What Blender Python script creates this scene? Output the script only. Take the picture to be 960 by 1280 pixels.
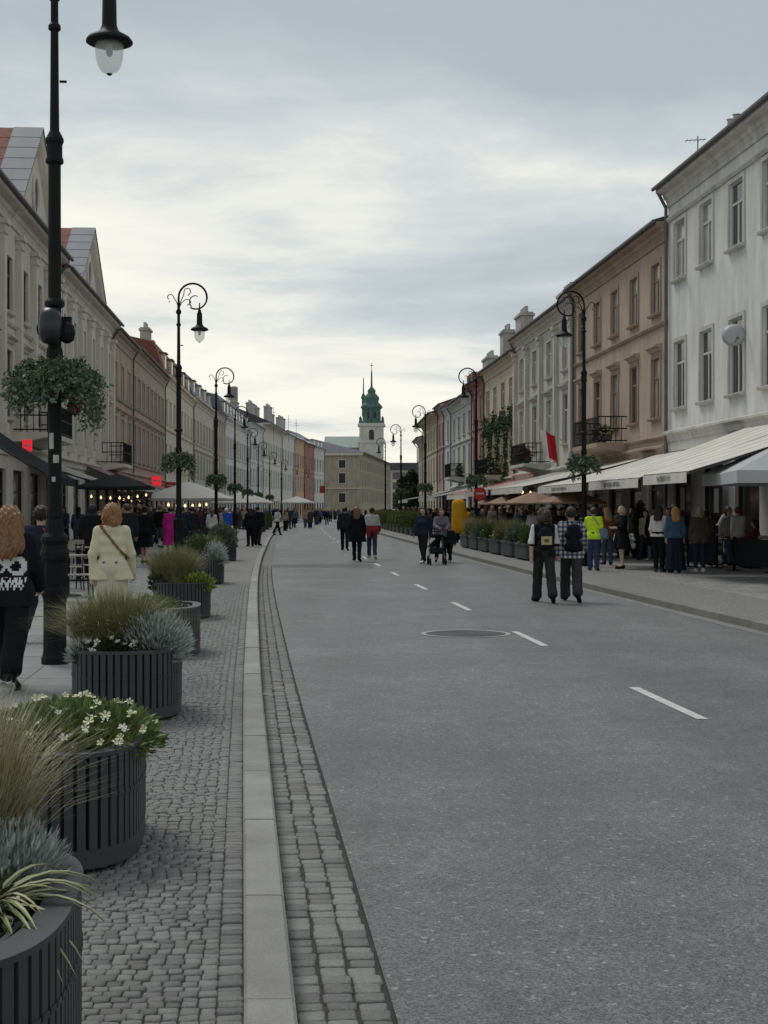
import bpy, math, random
import numpy as np
from mathutils import Vector, Matrix

for o in list(bpy.data.objects): bpy.data.objects.remove(o)
sc = bpy.context.scene
col = sc.collection
rnd = random.Random(11)
nr = np.random.default_rng(5)
PI = math.pi

# ------------------------------------------------------------------ camera
cd = bpy.data.cameras.new('camera')
cam = bpy.data.objects.new('camera', cd); col.objects.link(cam)
cam.location = (0, 0, 1.68)
cam.rotation_euler = (math.radians(89.87), 0, 0)
cd.sensor_fit = 'VERTICAL'; cd.sensor_height = 24.0
cd.lens = 24.0 * 1800 / 1280
cd.clip_start = 0.05; cd.clip_end = 4000
sc.camera = cam

# ------------------------------------------------------------------ sky, sun, exposure
SUN_EL, SUN_AZ = math.radians(54), math.radians(-35)      # azimuth from +Y, negative = left
sc.view_settings.view_transform = 'Standard'
sc.view_settings.look = 'None'
sc.view_settings.exposure = 0.0
sc.view_settings.gamma = 1.0
w = bpy.data.worlds.new('World'); sc.world = w; w.use_nodes = True
nt = w.node_tree; N = nt.nodes; LK = nt.links
N.clear()
def nd(t, **k):
    n = N.new(t)
    for a, b in k.items(): setattr(n, a, b)
    return n
def mth(op, a, b=None, c=None):
    n = nd('ShaderNodeMath', operation=op)
    for i, v in enumerate((a, b, c)):
        if v is None: continue
        if isinstance(v, (int, float)): n.inputs[i].default_value = v
        else: LK.new(v, n.inputs[i])
    return n.outputs[0]
out = nd('ShaderNodeOutputWorld')
sky = nd('ShaderNodeTexSky', sky_type='NISHITA')
sky.sun_disc = False; sky.sun_elevation = SUN_EL; sky.sun_rotation = SUN_AZ
bg1 = nd('ShaderNodeBackground'); bg1.inputs[1].default_value = 0.1
LK.new(sky.outputs[0], bg1.inputs[0])
tc = nd('ShaderNodeTexCoord')
sep = nd('ShaderNodeSeparateXYZ'); LK.new(tc.outputs['Generated'], sep.inputs[0])
zz = mth('MAXIMUM', sep.outputs[2], 0.0)
den = mth('ADD', zz, 0.085)
px = mth('DIVIDE', sep.outputs[0], den); py = mth('DIVIDE', sep.outputs[1], den)
cmb = nd('ShaderNodeCombineXYZ'); LK.new(px, cmb.inputs[0]); LK.new(py, cmb.inputs[1])
mp = nd('ShaderNodeMapping'); LK.new(cmb.outputs[0], mp.inputs[0])
mp.inputs['Scale'].default_value = (0.52, 0.62, 1); mp.inputs['Location'].default_value = (3.1, 1.75, 0)
mp.inputs['Rotation'].default_value = (0, 0, 0.25)
n1 = nd('ShaderNodeTexNoise'); n1.inputs['Scale'].default_value = 0.8; n1.inputs['Detail'].default_value = 9
n1.inputs['Roughness'].default_value = 0.55; n1.inputs['Distortion'].default_value = 0.35
LK.new(mp.outputs[0], n1.inputs['Vector'])
n2 = nd('ShaderNodeTexNoise'); n2.inputs['Scale'].default_value = 2.6; n2.inputs['Detail'].default_value = 8
n2.inputs['Distortion'].default_value = 0.35; n2.inputs['Roughness'].default_value = 0.6
LK.new(mp.outputs[0], n2.inputs['Vector'])
cl = mth('SUBTRACT', mth('ADD', mth('MULTIPLY', n1.outputs['Fac'], 0.80), mth('MULTIPLY', n2.outputs['Fac'], 0.32)), 0.112)
# the cloud deck thins towards the horizon ahead
lowf = mth('SUBTRACT', 1.0, mth('MINIMUM', mth('MULTIPLY', zz, 3.2), 1.0))
cl2 = mth('ADD', cl, mth('MULTIPLY', lowf, 0.285))
rp = nd('ShaderNodeValToRGB'); LK.new(cl2, rp.inputs[0])
e = rp.color_ramp.elements
e[0].position = 0.40; e[0].color = (0.41, 0.463, 0.495, 1)
e[1].position = 0.70; e[1].color = (0.93, 0.905, 0.80, 1)
x = e.new(0.51); x.color = (0.53, 0.58, 0.595, 1)
x = e.new(0.575); x.color = (0.655, 0.685, 0.67, 1)
x = e.new(0.62); x.color = (0.80, 0.80, 0.74, 1)
bg2 = nd('ShaderNodeBackground'); bg2.inputs[1].default_value = 1.08
LK.new(rp.outputs[0], bg2.inputs[0])
mx = nd('ShaderNodeMixShader'); mx.inputs[0].default_value = 0.93
LK.new(bg1.outputs[0], mx.inputs[1]); LK.new(bg2.outputs[0], mx.inputs[2])
LK.new(mx.outputs[0], out.inputs[0])

sd = bpy.data.lights.new('sun', 'SUN'); sd.energy = 1.5; sd.angle = math.radians(20); sd.color = (1, 0.97, 0.92)
sun = bpy.data.objects.new('sun', sd); col.objects.link(sun)
_d = Vector((math.sin(SUN_AZ) * math.cos(SUN_EL), math.cos(SUN_AZ) * math.cos(SUN_EL), math.sin(SUN_EL)))
sun.rotation_euler = _d.to_track_quat('Z', 'Y').to_euler(); sun.location = (0, 0, 60)

# ------------------------------------------------------------------ street curve (left kerb edge) and placing helpers
_cy = np.array([-40, 0, 4.36, 8.66, 12, 19.5, 27, 33.8, 43.9, 62.4, 85, 135, 175, 215, 270, 340, 430, 600.])
_cx = np.array([4.3, .17, -.26, -.683, -1.01, -1.70, -2.37, -2.95, -3.75, -5.07, -6.62, -9.35, -10.3, -10.1, -8.3, -1.2, 10, 38])
_m = np.gradient(_cx, _cy)
def xb(y):
    y = min(max(y, -39.9), 599.0)
    i = int(np.searchsorted(_cy, y, side='right') - 1); i = min(i, len(_cy) - 2)
    h = _cy[i + 1] - _cy[i]; t = (y - _cy[i]) / h
    return float((2*t**3-3*t**2+1)*_cx[i] + (t**3-2*t**2+t)*h*_m[i] + (-2*t**3+3*t**2)*_cx[i+1] + (t**3-t**2)*h*_m[i+1])
def slope(y): return (xb(y + .5) - xb(y - .5))
def at(u, v, z=0.0):                      # ground point seen at photo pixel (u, v) on height z
    Y = (1.68 - z) * 1800 / (v - 636.0)
    return ((u - 480) / 1800 * Y, Y, z)
def lat(l, y): return xb(y) + l
def yfac(u, l):                            # depth at which the line with lateral l crosses pixel column u
    lo, hi = 3.0, 360.0
    t = (u - 480) / 1800
    best = min((abs((xb(y) + l) - t * y) / y, y) for y in np.arange(lo, hi, .25))
    return best[1]
def yfac_r(u, l): return min((abs((xb(y) + l) - (u-480)/1800 * y) / y, y) for y in np.arange(20, 175, .2))[1]

# ------------------------------------------------------------------ materials
_mats = {}
def new_mat(name):
    m = bpy.data.materials.new(name); m.use_nodes = True
    return m, m.node_tree.nodes, m.node_tree.links, m.node_tree.nodes['Principled BSDF']
def mat(name, c, rough=.75, var=.12, scale=3.0, bump=0.0, bscale=60.0, metal=0.0, spec=.3, orand=0.0, streak=0.0, spots=0.0, sscale=120.0, agg=0.0, ascale=120.0, emit=None, alpha=None):
    if name in _mats: return _mats[name]
    m, n, l, p = new_mat(name)
    p.inputs['Roughness'].default_value = rough; p.inputs['Metallic'].default_value = metal
    p.inputs['Specular IOR Level'].default_value = spec
    t = n.new('ShaderNodeTexCoord')
    z = n.new('ShaderNodeTexNoise'); z.inputs['Scale'].default_value = scale; z.inputs['Detail'].default_value = 6
    z.inputs['Roughness'].default_value = .6
    l.new(t.outputs['Object'], z.inputs['Vector'])
    def mul(a, b):
        q = n.new('ShaderNodeMath'); q.operation = 'MULTIPLY'
        l.new(a, q.inputs[0])
        if isinstance(b, float): q.inputs[1].default_value = b
        else: l.new(b, q.inputs[1])
        return q.outputs[0]
    mr = n.new('ShaderNodeMapRange'); l.new(z.outputs['Fac'], mr.inputs[0])
    mr.inputs[1].default_value = .25; mr.inputs[2].default_value = .75
    mr.inputs[3].default_value = 1 - var; mr.inputs[4].default_value = 1 + var
    f = mr.outputs[0]
    if streak:
        mpn = n.new('ShaderNodeMapping'); l.new(t.outputs['Object'], mpn.inputs[0]); mpn.inputs['Scale'].default_value = (1.3, 1.3, .3)
        z2 = n.new('ShaderNodeTexNoise'); z2.inputs['Scale'].default_value = 1.6; z2.inputs['Detail'].default_value = 7; l.new(mpn.outputs[0], z2.inputs['Vector'])
        m2 = n.new('ShaderNodeMapRange'); l.new(z2.outputs['Fac'], m2.inputs[0]); m2.inputs[1].default_value = .35; m2.inputs[2].default_value = .7
        m2.inputs[3].default_value = 1 + streak * .3; m2.inputs[4].default_value = 1 - streak
        f = mul(f, m2.outputs[0])
    if spots:
        z3 = n.new('ShaderNodeTexNoise'); z3.inputs['Scale'].default_value = sscale; z3.inputs['Detail'].default_value = 2; l.new(t.outputs['Object'], z3.inputs['Vector'])
        m3 = n.new('ShaderNodeMapRange'); l.new(z3.outputs['Fac'], m3.inputs[0]); m3.inputs[1].default_value = .35; m3.inputs[2].default_value = .68
        m3.inputs[3].default_value = 1 - spots; m3.inputs[4].default_value = 1 + spots
        f = mul(f, m3.outputs[0])
    if agg:                                  # crushed-stone aggregate: each little cell its own tone, some bright chips
        for sc_, lo_, hi_, p0, p1 in ((ascale, 1-agg, 1+agg, .1, .9), (ascale*.45, 1.0, 1.9, .955, .985), (ascale*.07, .93, 1.06, .1, .9)):
            vo = n.new('ShaderNodeTexVoronoi'); vo.inputs['Scale'].default_value = sc_; l.new(t.outputs['Object'], vo.inputs['Vector'])
            sx = n.new('ShaderNodeSeparateColor'); l.new(vo.outputs['Color'], sx.inputs[0])
            m5 = n.new('ShaderNodeMapRange'); l.new(sx.outputs[0], m5.inputs[0]); m5.inputs[1].default_value = p0; m5.inputs[2].default_value = p1; m5.inputs[3].default_value = lo_; m5.inputs[4].default_value = hi_
            f = mul(f, m5.outputs[0])
        for sc_, lo_, hi_ in ((.55, .86, 1.12), (1.9, .93, 1.06), (-.9, .86, 1.10)):
            z5 = n.new('ShaderNodeTexNoise'); z5.inputs['Scale'].default_value = abs(sc_); z5.inputs['Detail'].default_value = 8; z5.inputs['Roughness'].default_value = .7 if sc_ > 0 else .45
            mp5 = n.new('ShaderNodeMapping'); mp5.inputs['Scale'].default_value = (1, 1 if sc_ > 0 else .05, 1); mp5.inputs['Rotation'].default_value = (0, 0, 0 if sc_ > 0 else -.09); l.new(t.outputs['Object'], mp5.inputs[0]); l.new(mp5.outputs[0], z5.inputs['Vector'])
            m5 = n.new('ShaderNodeMapRange'); l.new(z5.outputs['Fac'], m5.inputs[0]); m5.inputs[1].default_value = .35; m5.inputs[2].default_value = .62; m5.inputs[3].default_value = lo_; m5.inputs[4].default_value = hi_
            f = mul(f, m5.outputs[0])
    if orand:
        oi = n.new('ShaderNodeObjectInfo')
        m4 = n.new('ShaderNodeMapRange'); l.new(oi.outputs['Random'], m4.inputs[0]); m4.inputs[3].default_value = 1 - orand; m4.inputs[4].default_value = 1 + orand
        f = mul(f, m4.outputs[0])
    vm = n.new('ShaderNodeVectorMath'); vm.operation = 'SCALE'; vm.inputs[0].default_value = c[:3]; l.new(f, vm.inputs['Scale'])
    l.new(vm.outputs[0], p.inputs['Base Color'])
    if bump:
        zb = n.new('ShaderNodeTexNoise'); zb.inputs['Scale'].default_value = bscale; zb.inputs['Detail'].default_value = 5; l.new(t.outputs['Object'], zb.inputs['Vector'])
        b = n.new('ShaderNodeBump'); b.inputs['Strength'].default_value = bump; b.inputs['Distance'].default_value = .01
        l.new(zb.outputs['Fac'], b.inputs['Height']); l.new(b.outputs[0], p.inputs['Normal'])
    if emit:
        p.inputs['Emission Color'].default_value = (*emit[0], 1); p.inputs['Emission Strength'].default_value = emit[1]
    _mats[name] = m
    return m
def leafmat(name, c, var=.35, rough=.6):
    if name in _mats: return _mats[name]
    m = mat(name, c, rough, var, 9.0, spec=.25)
    p = m.node_tree.nodes['Principled BSDF']
    p.inputs['Subsurface Weight'].default_value = 0.0
    n, l = m.node_tree.nodes, m.node_tree.links
    g = n.new('ShaderNodeNewGeometry')
    mr = n.new('ShaderNodeMapRange'); l.new(g.outputs['Random Per Island'], mr.inputs[0]); mr.inputs[3].default_value = .65; mr.inputs[4].default_value = 1.4
    src = p.inputs['Base Color'].links[0].from_socket
    v = n.new('ShaderNodeVectorMath'); v.operation = 'SCALE'; l.new(src, v.inputs[0]); l.new(mr.outputs[0], v.inputs['Scale'])
    l.new(v.outputs[0], p.inputs['Base Color'])
    return m
def cloth(c, kind=''):
    key = 'cloth_%s_%02d_%02d_%02d' % (kind, int(c[0]*99), int(c[1]*99), int(c[2]*99))
    if kind == 'plaid':
        if key in _mats: return _mats[key]
        m, n, l, p = new_mat(key); p.inputs['Roughness'].default_value = .9
        t = n.new('ShaderNodeTexCoord'); mpn = n.new('ShaderNodeMapping'); l.new(t.outputs['Object'], mpn.inputs[0])
        mpn.inputs['Rotation'].default_value = (0, 0, .02)
        vals = []
        for sc_ in ((1, .001, .001), (.001, .001, 1)):      # two sets of bands, woven
            mq = n.new('ShaderNodeMapping'); mq.inputs['Scale'].default_value = sc_; mq.inputs['Location'].default_value = (.003, .003, .003); l.new(mpn.outputs[0], mq.inputs[0])
            ck = n.new('ShaderNodeTexChecker'); ck.inputs['Scale'].default_value = 24; l.new(mq.outputs[0], ck.inputs['Vector'])
            ck.inputs['Color1'].default_value = (.72, .72, .75, 1); ck.inputs['Color2'].default_value = (.20, .21, .25, 1); vals.append(ck.outputs[0])
        ck = n.new('ShaderNodeMix'); ck.data_type = 'RGBA'; ck.blend_type = 'MULTIPLY'; ck.inputs[0].default_value = 1
        l.new(vals[0], ck.inputs[6]); l.new(vals[1], ck.inputs[7])
        l.new(ck.outputs[2], p.inputs['Base Color']); _mats[key] = m; return m
    return mat(key, c, .9, .10, 5, bump=.25, bscale=60, spec=.12)

plaster = lambda name, c, st=.22: mat('plaster_' + name, c, .88, .10, .6, bump=.15, bscale=30, spec=.15, streak=st)
m_asph = mat('asphalt', (.118, .122, .120), .62, .15, .22, bump=.35, bscale=190, spec=.4, agg=.45, ascale=125)
m_asph2 = mat('asphalt_patch', (.088, .09, .089), .66, .10, .8, bump=.45, bscale=190, spec=.3, agg=.6, ascale=125)
m_sett = mat('granite_sett', (.150, .149, .143), .7, .22, 10, bump=.7, bscale=70, spec=.35, orand=.3, spots=.2, sscale=260)
m_gsett = mat('gutter_sett', (.172, .170, .163), .7, .22, 10, bump=.7, bscale=70, spec=.35, orand=.26, spots=.2, sscale=260)
m_bed = mat('sand_bed', (.05, .047, .042), .95, .3, 18, bump=.6, bscale=90)
m_kerb = mat('granite_kerb', (.245, .24, .224), .72, .2, 3, bump=.35, bscale=120, spec=.3, orand=.08, spots=.13, sscale=170, streak=.0)
m_slab = mat('paving_slab', (.22, .22, .216), .75, .12, 2.5, bump=.25, bscale=90, spec=.3, orand=.1, spots=.1)
m_white = mat('road_paint', (.50, .51, .50), .75, .3, 9, bump=.3, bscale=120)
m_iron = mat('black_iron', (.0085, .009, .010), .58, .25, 10, bump=.1, spec=.16)
m_steel = mat('grey_coated_steel', (.043, .048, .053), .5, .14, 6, bump=.1, spec=.36)
m_soil = mat('soil', (.03, .024, .018), .95, .4, 30, bump=.8, bscale=60)
m_glassd = mat('window_glass', (.035, .04, .045), .07, .3, .7, spec=.55)
m_curt = mat('curtained_glass', (.30, .30, .285), .15, .4, 2.5, spec=.5)
m_frame = mat('white_frame', (.52, .51, .48), .6, .1, 4)
m_framed = mat('dark_frame', (.04, .035, .03), .55, .15, 4)
m_frameb = mat('brown_frame', (.22, .17, .13), .6, .15, 4)
m_zinc = mat('zinc_sheet', (.135, .15, .175), .6, .14, 1.5, bump=.15, bscale=14, spec=.3)
m_tile = mat('red_tile', (.19, .07, .05), .8, .25, 5, bump=.5, bscale=20)
m_dark = mat('dark_roof', (.07, .07, .075), .7, .2, 2)
m_skin = mat('skin', (.45, .29, .22), .55, .08, 12, spec=.3)
m_skin2 = mat('skin_pale', (.55, .38, .31), .55, .08, 12, spec=.3)
m_canvas = mat('cream_canvas', (.63, .61, .555), .9, .09, 1.5, bump=.12, bscale=12, spec=.1, streak=.1)
m_canvasg = mat('grey_canvas', (.42, .43, .44), .9, .09, 1.5, bump=.12, bscale=12, spec=.1)
m_canvasd = mat('charcoal_canvas', (.022, .024, .028), .9, .12, 1.5, bump=.1, bscale=12, spec=.12)
m_canvasw = mat('white_canvas', (.42, .41, .385), .9, .08, 1.5, bump=.1, bscale=12, spec=.1)
m_tan = mat('tan_canvas', (.27, .17, .12), .9, .12, 2, bump=.1)
m_red = mat('red_paint', (.55, .03, .035), .5, .1, 6)

# ------------------------------------------------------------------ mesh building helpers
class MB:
    def __init__(s): s.v = []; s.f = []; s.mi = []
    def add(s, vs, fs, mi=0):
        b = len(s.v); s.v += [tuple(p) for p in vs]; s.f += [tuple(i + b for i in f) for f in fs]; s.mi += [mi] * len(fs)
        return s
    def box(s, x0, x1, y0, y1, z0, z1, mi=0):
        return s.add([(x0,y0,z0),(x1,y0,z0),(x1,y1,z0),(x0,y1,z0),(x0,y0,z1),(x1,y0,z1),(x1,y1,z1),(x0,y1,z1)],
                     [(0,3,2,1),(4,5,6,7),(0,1,5,4),(1,2,6,5),(2,3,7,6),(3,0,4,7)], mi)
    def prism(s, prof, x0, x1, mi=0):      # profile of (y, z), counter-clockwise seen from +x, extruded along x
        n = len(prof)
        vs = [(x0, y, z) for y, z in prof] + [(x1, y, z) for y, z in prof]
        fs = [tuple(range(n - 1, -1, -1)), tuple(range(n, 2 * n))] + [(i, (i+1) % n, n + (i+1) % n, n + i) for i in range(n)]
        return s.add(vs, fs, mi)
    def slab(s, poly, z0, z1, mi=0):       # polygon (x, y) counter-clockwise, extruded in z
        n = len(poly)
        vs = [(x, y, z0) for x, y in poly] + [(x, y, z1) for x, y in poly]
        fs = [tuple(range(n - 1, -1, -1)), tuple(range(n, 2 * n))] + [(i, (i+1) % n, n + (i+1) % n, n + i) for i in range(n)]
        return s.add(vs, fs, mi)
    def tube(s, pts, r, n=8, mi=0, cap=True):
        pts = [Vector(p) for p in pts]; k = len(pts)
        rr = r if isinstance(r, (list, tuple)) else [r] * k
        vs = []; up = None
        for i, p in enumerate(pts):
            d = (pts[min(i+1, k-1)] - pts[max(i-1, 0)]).normalized()
            if up is None:
                up = Vector((0,0,1)) if abs(d.z) < .9 else Vector((1,0,0))
            a = (up - d * up.dot(d)).normalized(); up = a; b = d.cross(a)
            for j in range(n):
                t = 2 * PI * j / n
                vs.append(p + (a * math.cos(t) + b * math.sin(t)) * rr[i])
        fs = [(i*n+j, i*n+(j+1) % n, (i+1)*n+(j+1) % n, (i+1)*n+j) for i in range(k-1) for j in range(n)]
        if cap: fs += [tuple(range(n-1, -1, -1)), tuple(range((k-1)*n, k*n))]
        return s.add(vs, fs, mi)
    def lathe(s, prof, n=16, cx=0, cy=0, mi=0, cap=True):   # prof of (r, z) upwards
        k = len(prof)
        vs = [(cx + r*math.cos(2*PI*j/n), cy + r*math.sin(2*PI*j/n), z) for r, z in prof for j in range(n)]
        fs = [(i*n+j, i*n+(j+1) % n, (i+1)*n+(j+1) % n, (i+1)*n+j) for i in range(k-1) for j in range(n)]
        if cap: fs += [tuple(range(n-1, -1, -1)), tuple(range((k-1)*n, k*n))]
        return s.add(vs, fs, mi)
    def arr(s, vs, fs, mi=0):
        b = len(s.v); s.v += [tuple(map(float, p)) for p in vs]; s.f += [tuple(int(i) + b for i in f) for f in fs]; s.mi += [mi] * len(fs)
        return s
    def mesh(s, name, mats, smooth=False):
        me = bpy.data.meshes.new(name); me.from_pydata(s.v, [], s.f)
        for m in (mats if isinstance(mats, (list, tuple)) else [mats]): me.materials.append(m)
        if len(me.materials) > 1: me.polygons.foreach_set('material_index', s.mi)
        if smooth: me.polygons.foreach_set('use_smooth', [True] * len(s.f))
        me.update(); return me
    def build(s, name, mats, parent=None, smooth=False, loc=None):
        return link(name, s.mesh(name, mats, smooth), parent, loc)
def link(name, me, parent=None, loc=None, rz=0):
    o = bpy.data.objects.new(name, me); col.objects.link(o)
    if parent is not None: o.parent = parent
    if loc is not None: o.location = loc
    if rz: o.rotation_euler = (0, 0, rz)
    return o
def tag(o, label=None, cat=None, group=None, kind=None):
    if label: o['label'] = label
    if cat: o['category'] = cat
    if group: o['group'] = group
    if kind: o['kind'] = kind
    return o
def thing(name, label, cat, loc=(0,0,0), rz=0, group=None):
    o = bpy.data.objects.new(name, None); o.empty_display_size = .2; col.objects.link(o)
    o.location = loc; o.rotation_euler = (0, 0, rz)
    return tag(o, label, cat, group)
def copy_tree(o, parent=None):
    c = o.copy(); col.objects.link(c)
    if parent is not None: c.parent = parent
    for ch in o.children: copy_tree(ch, c)
    return c
def clone(o, loc, rz=None, label=None, group=None):
    c = copy_tree(o); c.location = loc
    if rz is not None: c.rotation_euler = (0, 0, rz)
    return tag(c, label, None, group)
def structure(name, mb, m, smooth=False): return tag(mb.build(name, m, smooth=smooth), kind='structure')
def smoothy(o): 
    o.data.polygons.foreach_set('use_smooth', [True] * len(o.data.polygons)); return o
# ------------------------------------------------------------------ ground, road, pavements
def strip(l0, l1, y0, y1, z, step=2.0, mb=None, mi=0):
    mb = mb or MB(); ys = np.arange(y0, y1 + .01, step)
    b = len(mb.v); 
    for y in ys: mb.v += [(xb(y) + l0, y, z), (xb(y) + l1, y, z)]
    for i in range(len(ys) - 1):
        mb.f.append((b+2*i, b+2*i+1, b+2*i+3, b+2*i+2)); mb.mi.append(mi)
    return mb
RW = 6.9; PZ = .12; SIDE_L, SIDE_R = -8.2, 13.9
g = MB(); g.add([(-1500,-60,-.06),(1500,-60,-.06),(1500,2600,-.06),(-1500,2600,-.06)], [(0,1,2,3)])
structure('ground', g, mat('ground', (.2,.2,.19), .9, .15, .5))
road = structure('road', strip(.34, RW, -6, 560, 0.0), m_asph)
# dark repair band across the road and the far joint
pb = MB(); 
for (y0, y1) in ((41.2, 43.4),):
    strip(.36, 3.3, y0, y1, .004, .55, pb)
pb.build('asphalt_patch', m_asph2, road)
# lane dashes, 2 m long every 6.15 m along the middle
dash_me = None
def dash(yc, ln=2.05):
    mb = MB(); l = 3.50
    ys = np.linspace(yc - ln/2, yc + ln/2, 5)
    for y in ys: mb.v += [(xb(y) + l - .048, y, .004), (xb(y) + l + .048, y, .004)]
    for i in range(4): mb.f.append((2*i, 2*i+1, 2*i+3, 2*i+2)); mb.mi.append(0)
    mb.build('lane_dash', m_white, road)
for k in range(20): dash(12.5 + 6.15 * k)
# manhole
mh = thing('manhole_cover', 'large round dark iron manhole cover with pale rim in the road beside a lane dash', 'manhole cover', (at(582, 792.5)[0], at(582, 792.5)[1], 0))
def ring(r0, r1, z, n=40):
    mb = MB()
    mb.v = [(r0*math.cos(2*PI*j/n), r0*math.sin(2*PI*j/n), z) for j in range(n)] + [(r1*math.cos(2*PI*j/n), r1*math.sin(2*PI*j/n), z) for j in range(n)]
    mb.f = [(j, n+j, n+(j+1) % n, (j+1) % n) for j in range(n)]; mb.mi = [0]*n
    return mb
ring(.54, .60, .006).build('rim', mat('pale_concrete', (.36,.36,.34), .85, .2, 9), mh)
cm = MB(); cm.lathe([(.535,0),(.535,.006)], 40)
for r_ in (.12, .22, .32, .42, .50): cm.lathe([(r_-.022, .006), (r_-.018, .0085), (r_+.018, .0085), (r_+.022, .006)], 40, cap=False)
cm.build('cover', mat('cast_iron_cover', (.045,.046,.046), .6, .3, 8, bump=.4, bscale=60), mh)

# gutter bed and right channel
structure('gutter', strip(-.01, .36, -6, 260, -.0075), m_bed)
gut = bpy.data.objects['gutter']
strip(RW - .22, RW, -6, 260, .004).build('channel_strip', mat('channel_concrete', (.19,.185,.17), .85, .25, 3, bump=.4), road)

def sett_block(cx, cy, w, d, h, j, r):
    """12-vertex rounded sett: bottom ring, shoulder ring, inset top ring"""
    q = lambda a: r.uniform(-a, a)
    c = [(-w/2+q(j), -d/2+q(j)), (w/2+q(j), -d/2+q(j)), (w/2+q(j), d/2+q(j)), (-w/2+q(j), d/2+q(j))]
    ins = .84
    tl = q(.0012), q(.0012)
    vs = [(cx+x, cy+y, -.03) for x, y in c] + [(cx+x, cy+y, h-.0055) for x, y in c] + [(cx+x*ins, cy+y*ins, h + tl[0]*x/w*2 + tl[1]*y/d*2) for x, y in c]
    fs = [(0,1,5,4),(1,2,6,5),(2,3,7,6),(3,0,4,7),(4,5,9,8),(5,6,10,9),(6,7,11,10),(7,4,8,11),(8,9,10,11)]
    return vs, fs
def setts(name, parent, cols, rows, z, material, n_single, vis, jitter, far_name):
    """rows: list of (y, depth); cols(y, i): list of (lateral centre, width)"""
    singles = 0; rest = MB(); r = random.Random(3)
    protos = [sett_block(0, 0, 1, 1, 0, 0, r)]
    for i, (y, d) in enumerate(rows):
        for (lc, wd) in cols(y, i):
            h = r.uniform(-.003, .004)
            x0 = xb(y) + lc
            vs, fs = sett_block(0, 0, wd, d, h, jitter, r)
            a = slope(y)
            if singles < n_single and vis(lc, y):
                mb = MB(); mb.add([(x, yy, zz_) for x, yy, zz_ in vs], fs)
                o = mb.build(name, material, parent, loc=(x0, y, z), smooth=True); o.rotation_euler = (0, 0, -math.atan(a)); singles += 1
            else:
                rest.add([(x0 + x + a*yy, y + yy - a*x, z + zz_) for x, yy, zz_ in vs], fs)
    o = rest.build(far_name, material, parent, smooth=True); o['kind'] = 'stuff'
rows = []; y = 3.9; rr_ = random.Random(9)
while y < 42:
    d = rr_.uniform(.078, .108); rows.append((y + d/2, d - .008)); y += d
setts('gutter_sett', gut, lambda y, i: [(.055 + .108*k + rr_.uniform(-.006, .006), .098 + rr_.uniform(-.006, .004)) for k in range(3)],
      rows, .002, m_gsett, 300, lambda l, y: y > 4.5, .003, 'distant_gutter_setts')
strip(.012, .335, 41.5, 260, -.002).build('gutter_paving', m_gsett, gut)

# left pavement
pl = structure('left_pavement', strip(-8.4, -.165, -6, 480, .1085), m_bed)
rows = []; y = 3.0; rr_ = random.Random(4)
while y < 30:
    d = rr_.uniform(.047, .061); rows.append((y + d/2, d - .004)); y += d
def sett_cols(y, i):
    out_ = []; l = -.168; r = random.Random(i * 7 + 1)
    if y > 16: lim = -1.3
    else: lim = -1.62
    first = True
    while l > lim:
        wd = r.uniform(.050, .070) if not first else .082
        first = False
        out_.append((l - wd/2, wd - .004)); l -= wd
    return out_
setts('paving_sett', pl, sett_cols, rows, .116, m_sett, 300, lambda l, y: y > 4.45 and l > -.66, .003, 'distant_paving_setts')
m_settfar = mat('granite_sett_far', (.175, .169, .16), .75, .12, 6, bump=.8, bscale=14, spots=.25, sscale=16)
strip(-1.5, -.17, 29.8, 480, .117).build('sett_strip', m_settfar, pl)
# large slabs of the left pavement: single slabs near, jointed material beyond
def brickmat(name, c, sx, sy, mortar=.012):
    m, n, l, p = new_mat(name); p.inputs['Roughness'].default_value = .8
    t = n.new('ShaderNodeTexCoord'); b = n.new('ShaderNodeTexBrick'); l.new(t.outputs['Object'], b.inputs['Vector'])
    b.inputs['Scale'].default_value = 1; b.inputs['Brick Width'].default_value = sx; b.inputs['Row Height'].default_value = sy; b.inputs['Mortar Size'].default_value = mortar
    b.inputs['Color1'].default_value = (*[q*.86 for q in c], 1); b.inputs['Color2'].default_value = (*[q*1.1 for q in c], 1); b.inputs['Mortar'].default_value = (*[q*.35 for q in c], 1)
    z = n.new('ShaderNodeTexNoise'); z.inputs['Scale'].default_value = .9; z.inputs['Detail'].default_value = 7; l.new(t.outputs['Object'], z.inputs['Vector'])
    mr = n.new('ShaderNodeMapRange'); l.new(z.outputs['Fac'], mr.inputs[0]); mr.inputs[1].default_value = .3; mr.inputs[2].default_value = .7; mr.inputs[3].default_value = .8; mr.inputs[4].default_value = 1.15
    v = n.new('ShaderNodeVectorMath'); v.operation = 'SCALE'; l.new(b.outputs['Color'], v.inputs[0]); l.new(mr.outputs[0], v.inputs['Scale'])
    l.new(v.outputs[0], p.inputs['Base Color']); return m
m_slabfar = brickmat('paving_slab_far', (.215,.212,.208), .5, .5)
sl_me = []
for v in range(3):
    mb = MB(); a = .247; mb.add([(-a,-a,-.03),(a,-a,-.03),(a,a,-.03),(-a,a,-.03),(-a,-a,-.003),(a,-a,-.003),(a,a,-.003),(-a,a,-.003),(-a+.004,-a+.004,0),(a-.004,-a+.004,0),(a-.004,a-.004,0),(-a+.004,a-.004,0)],
        [(0,1,5,4),(1,2,6,5),(2,3,7,6),(3,0,4,7),(4,5,9,8),(5,6,10,9),(6,7,11,10),(7,4,8,11),(8,9,10,11)])
    sl_me.append(mb.mesh('paving_slab', m_slab))
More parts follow.
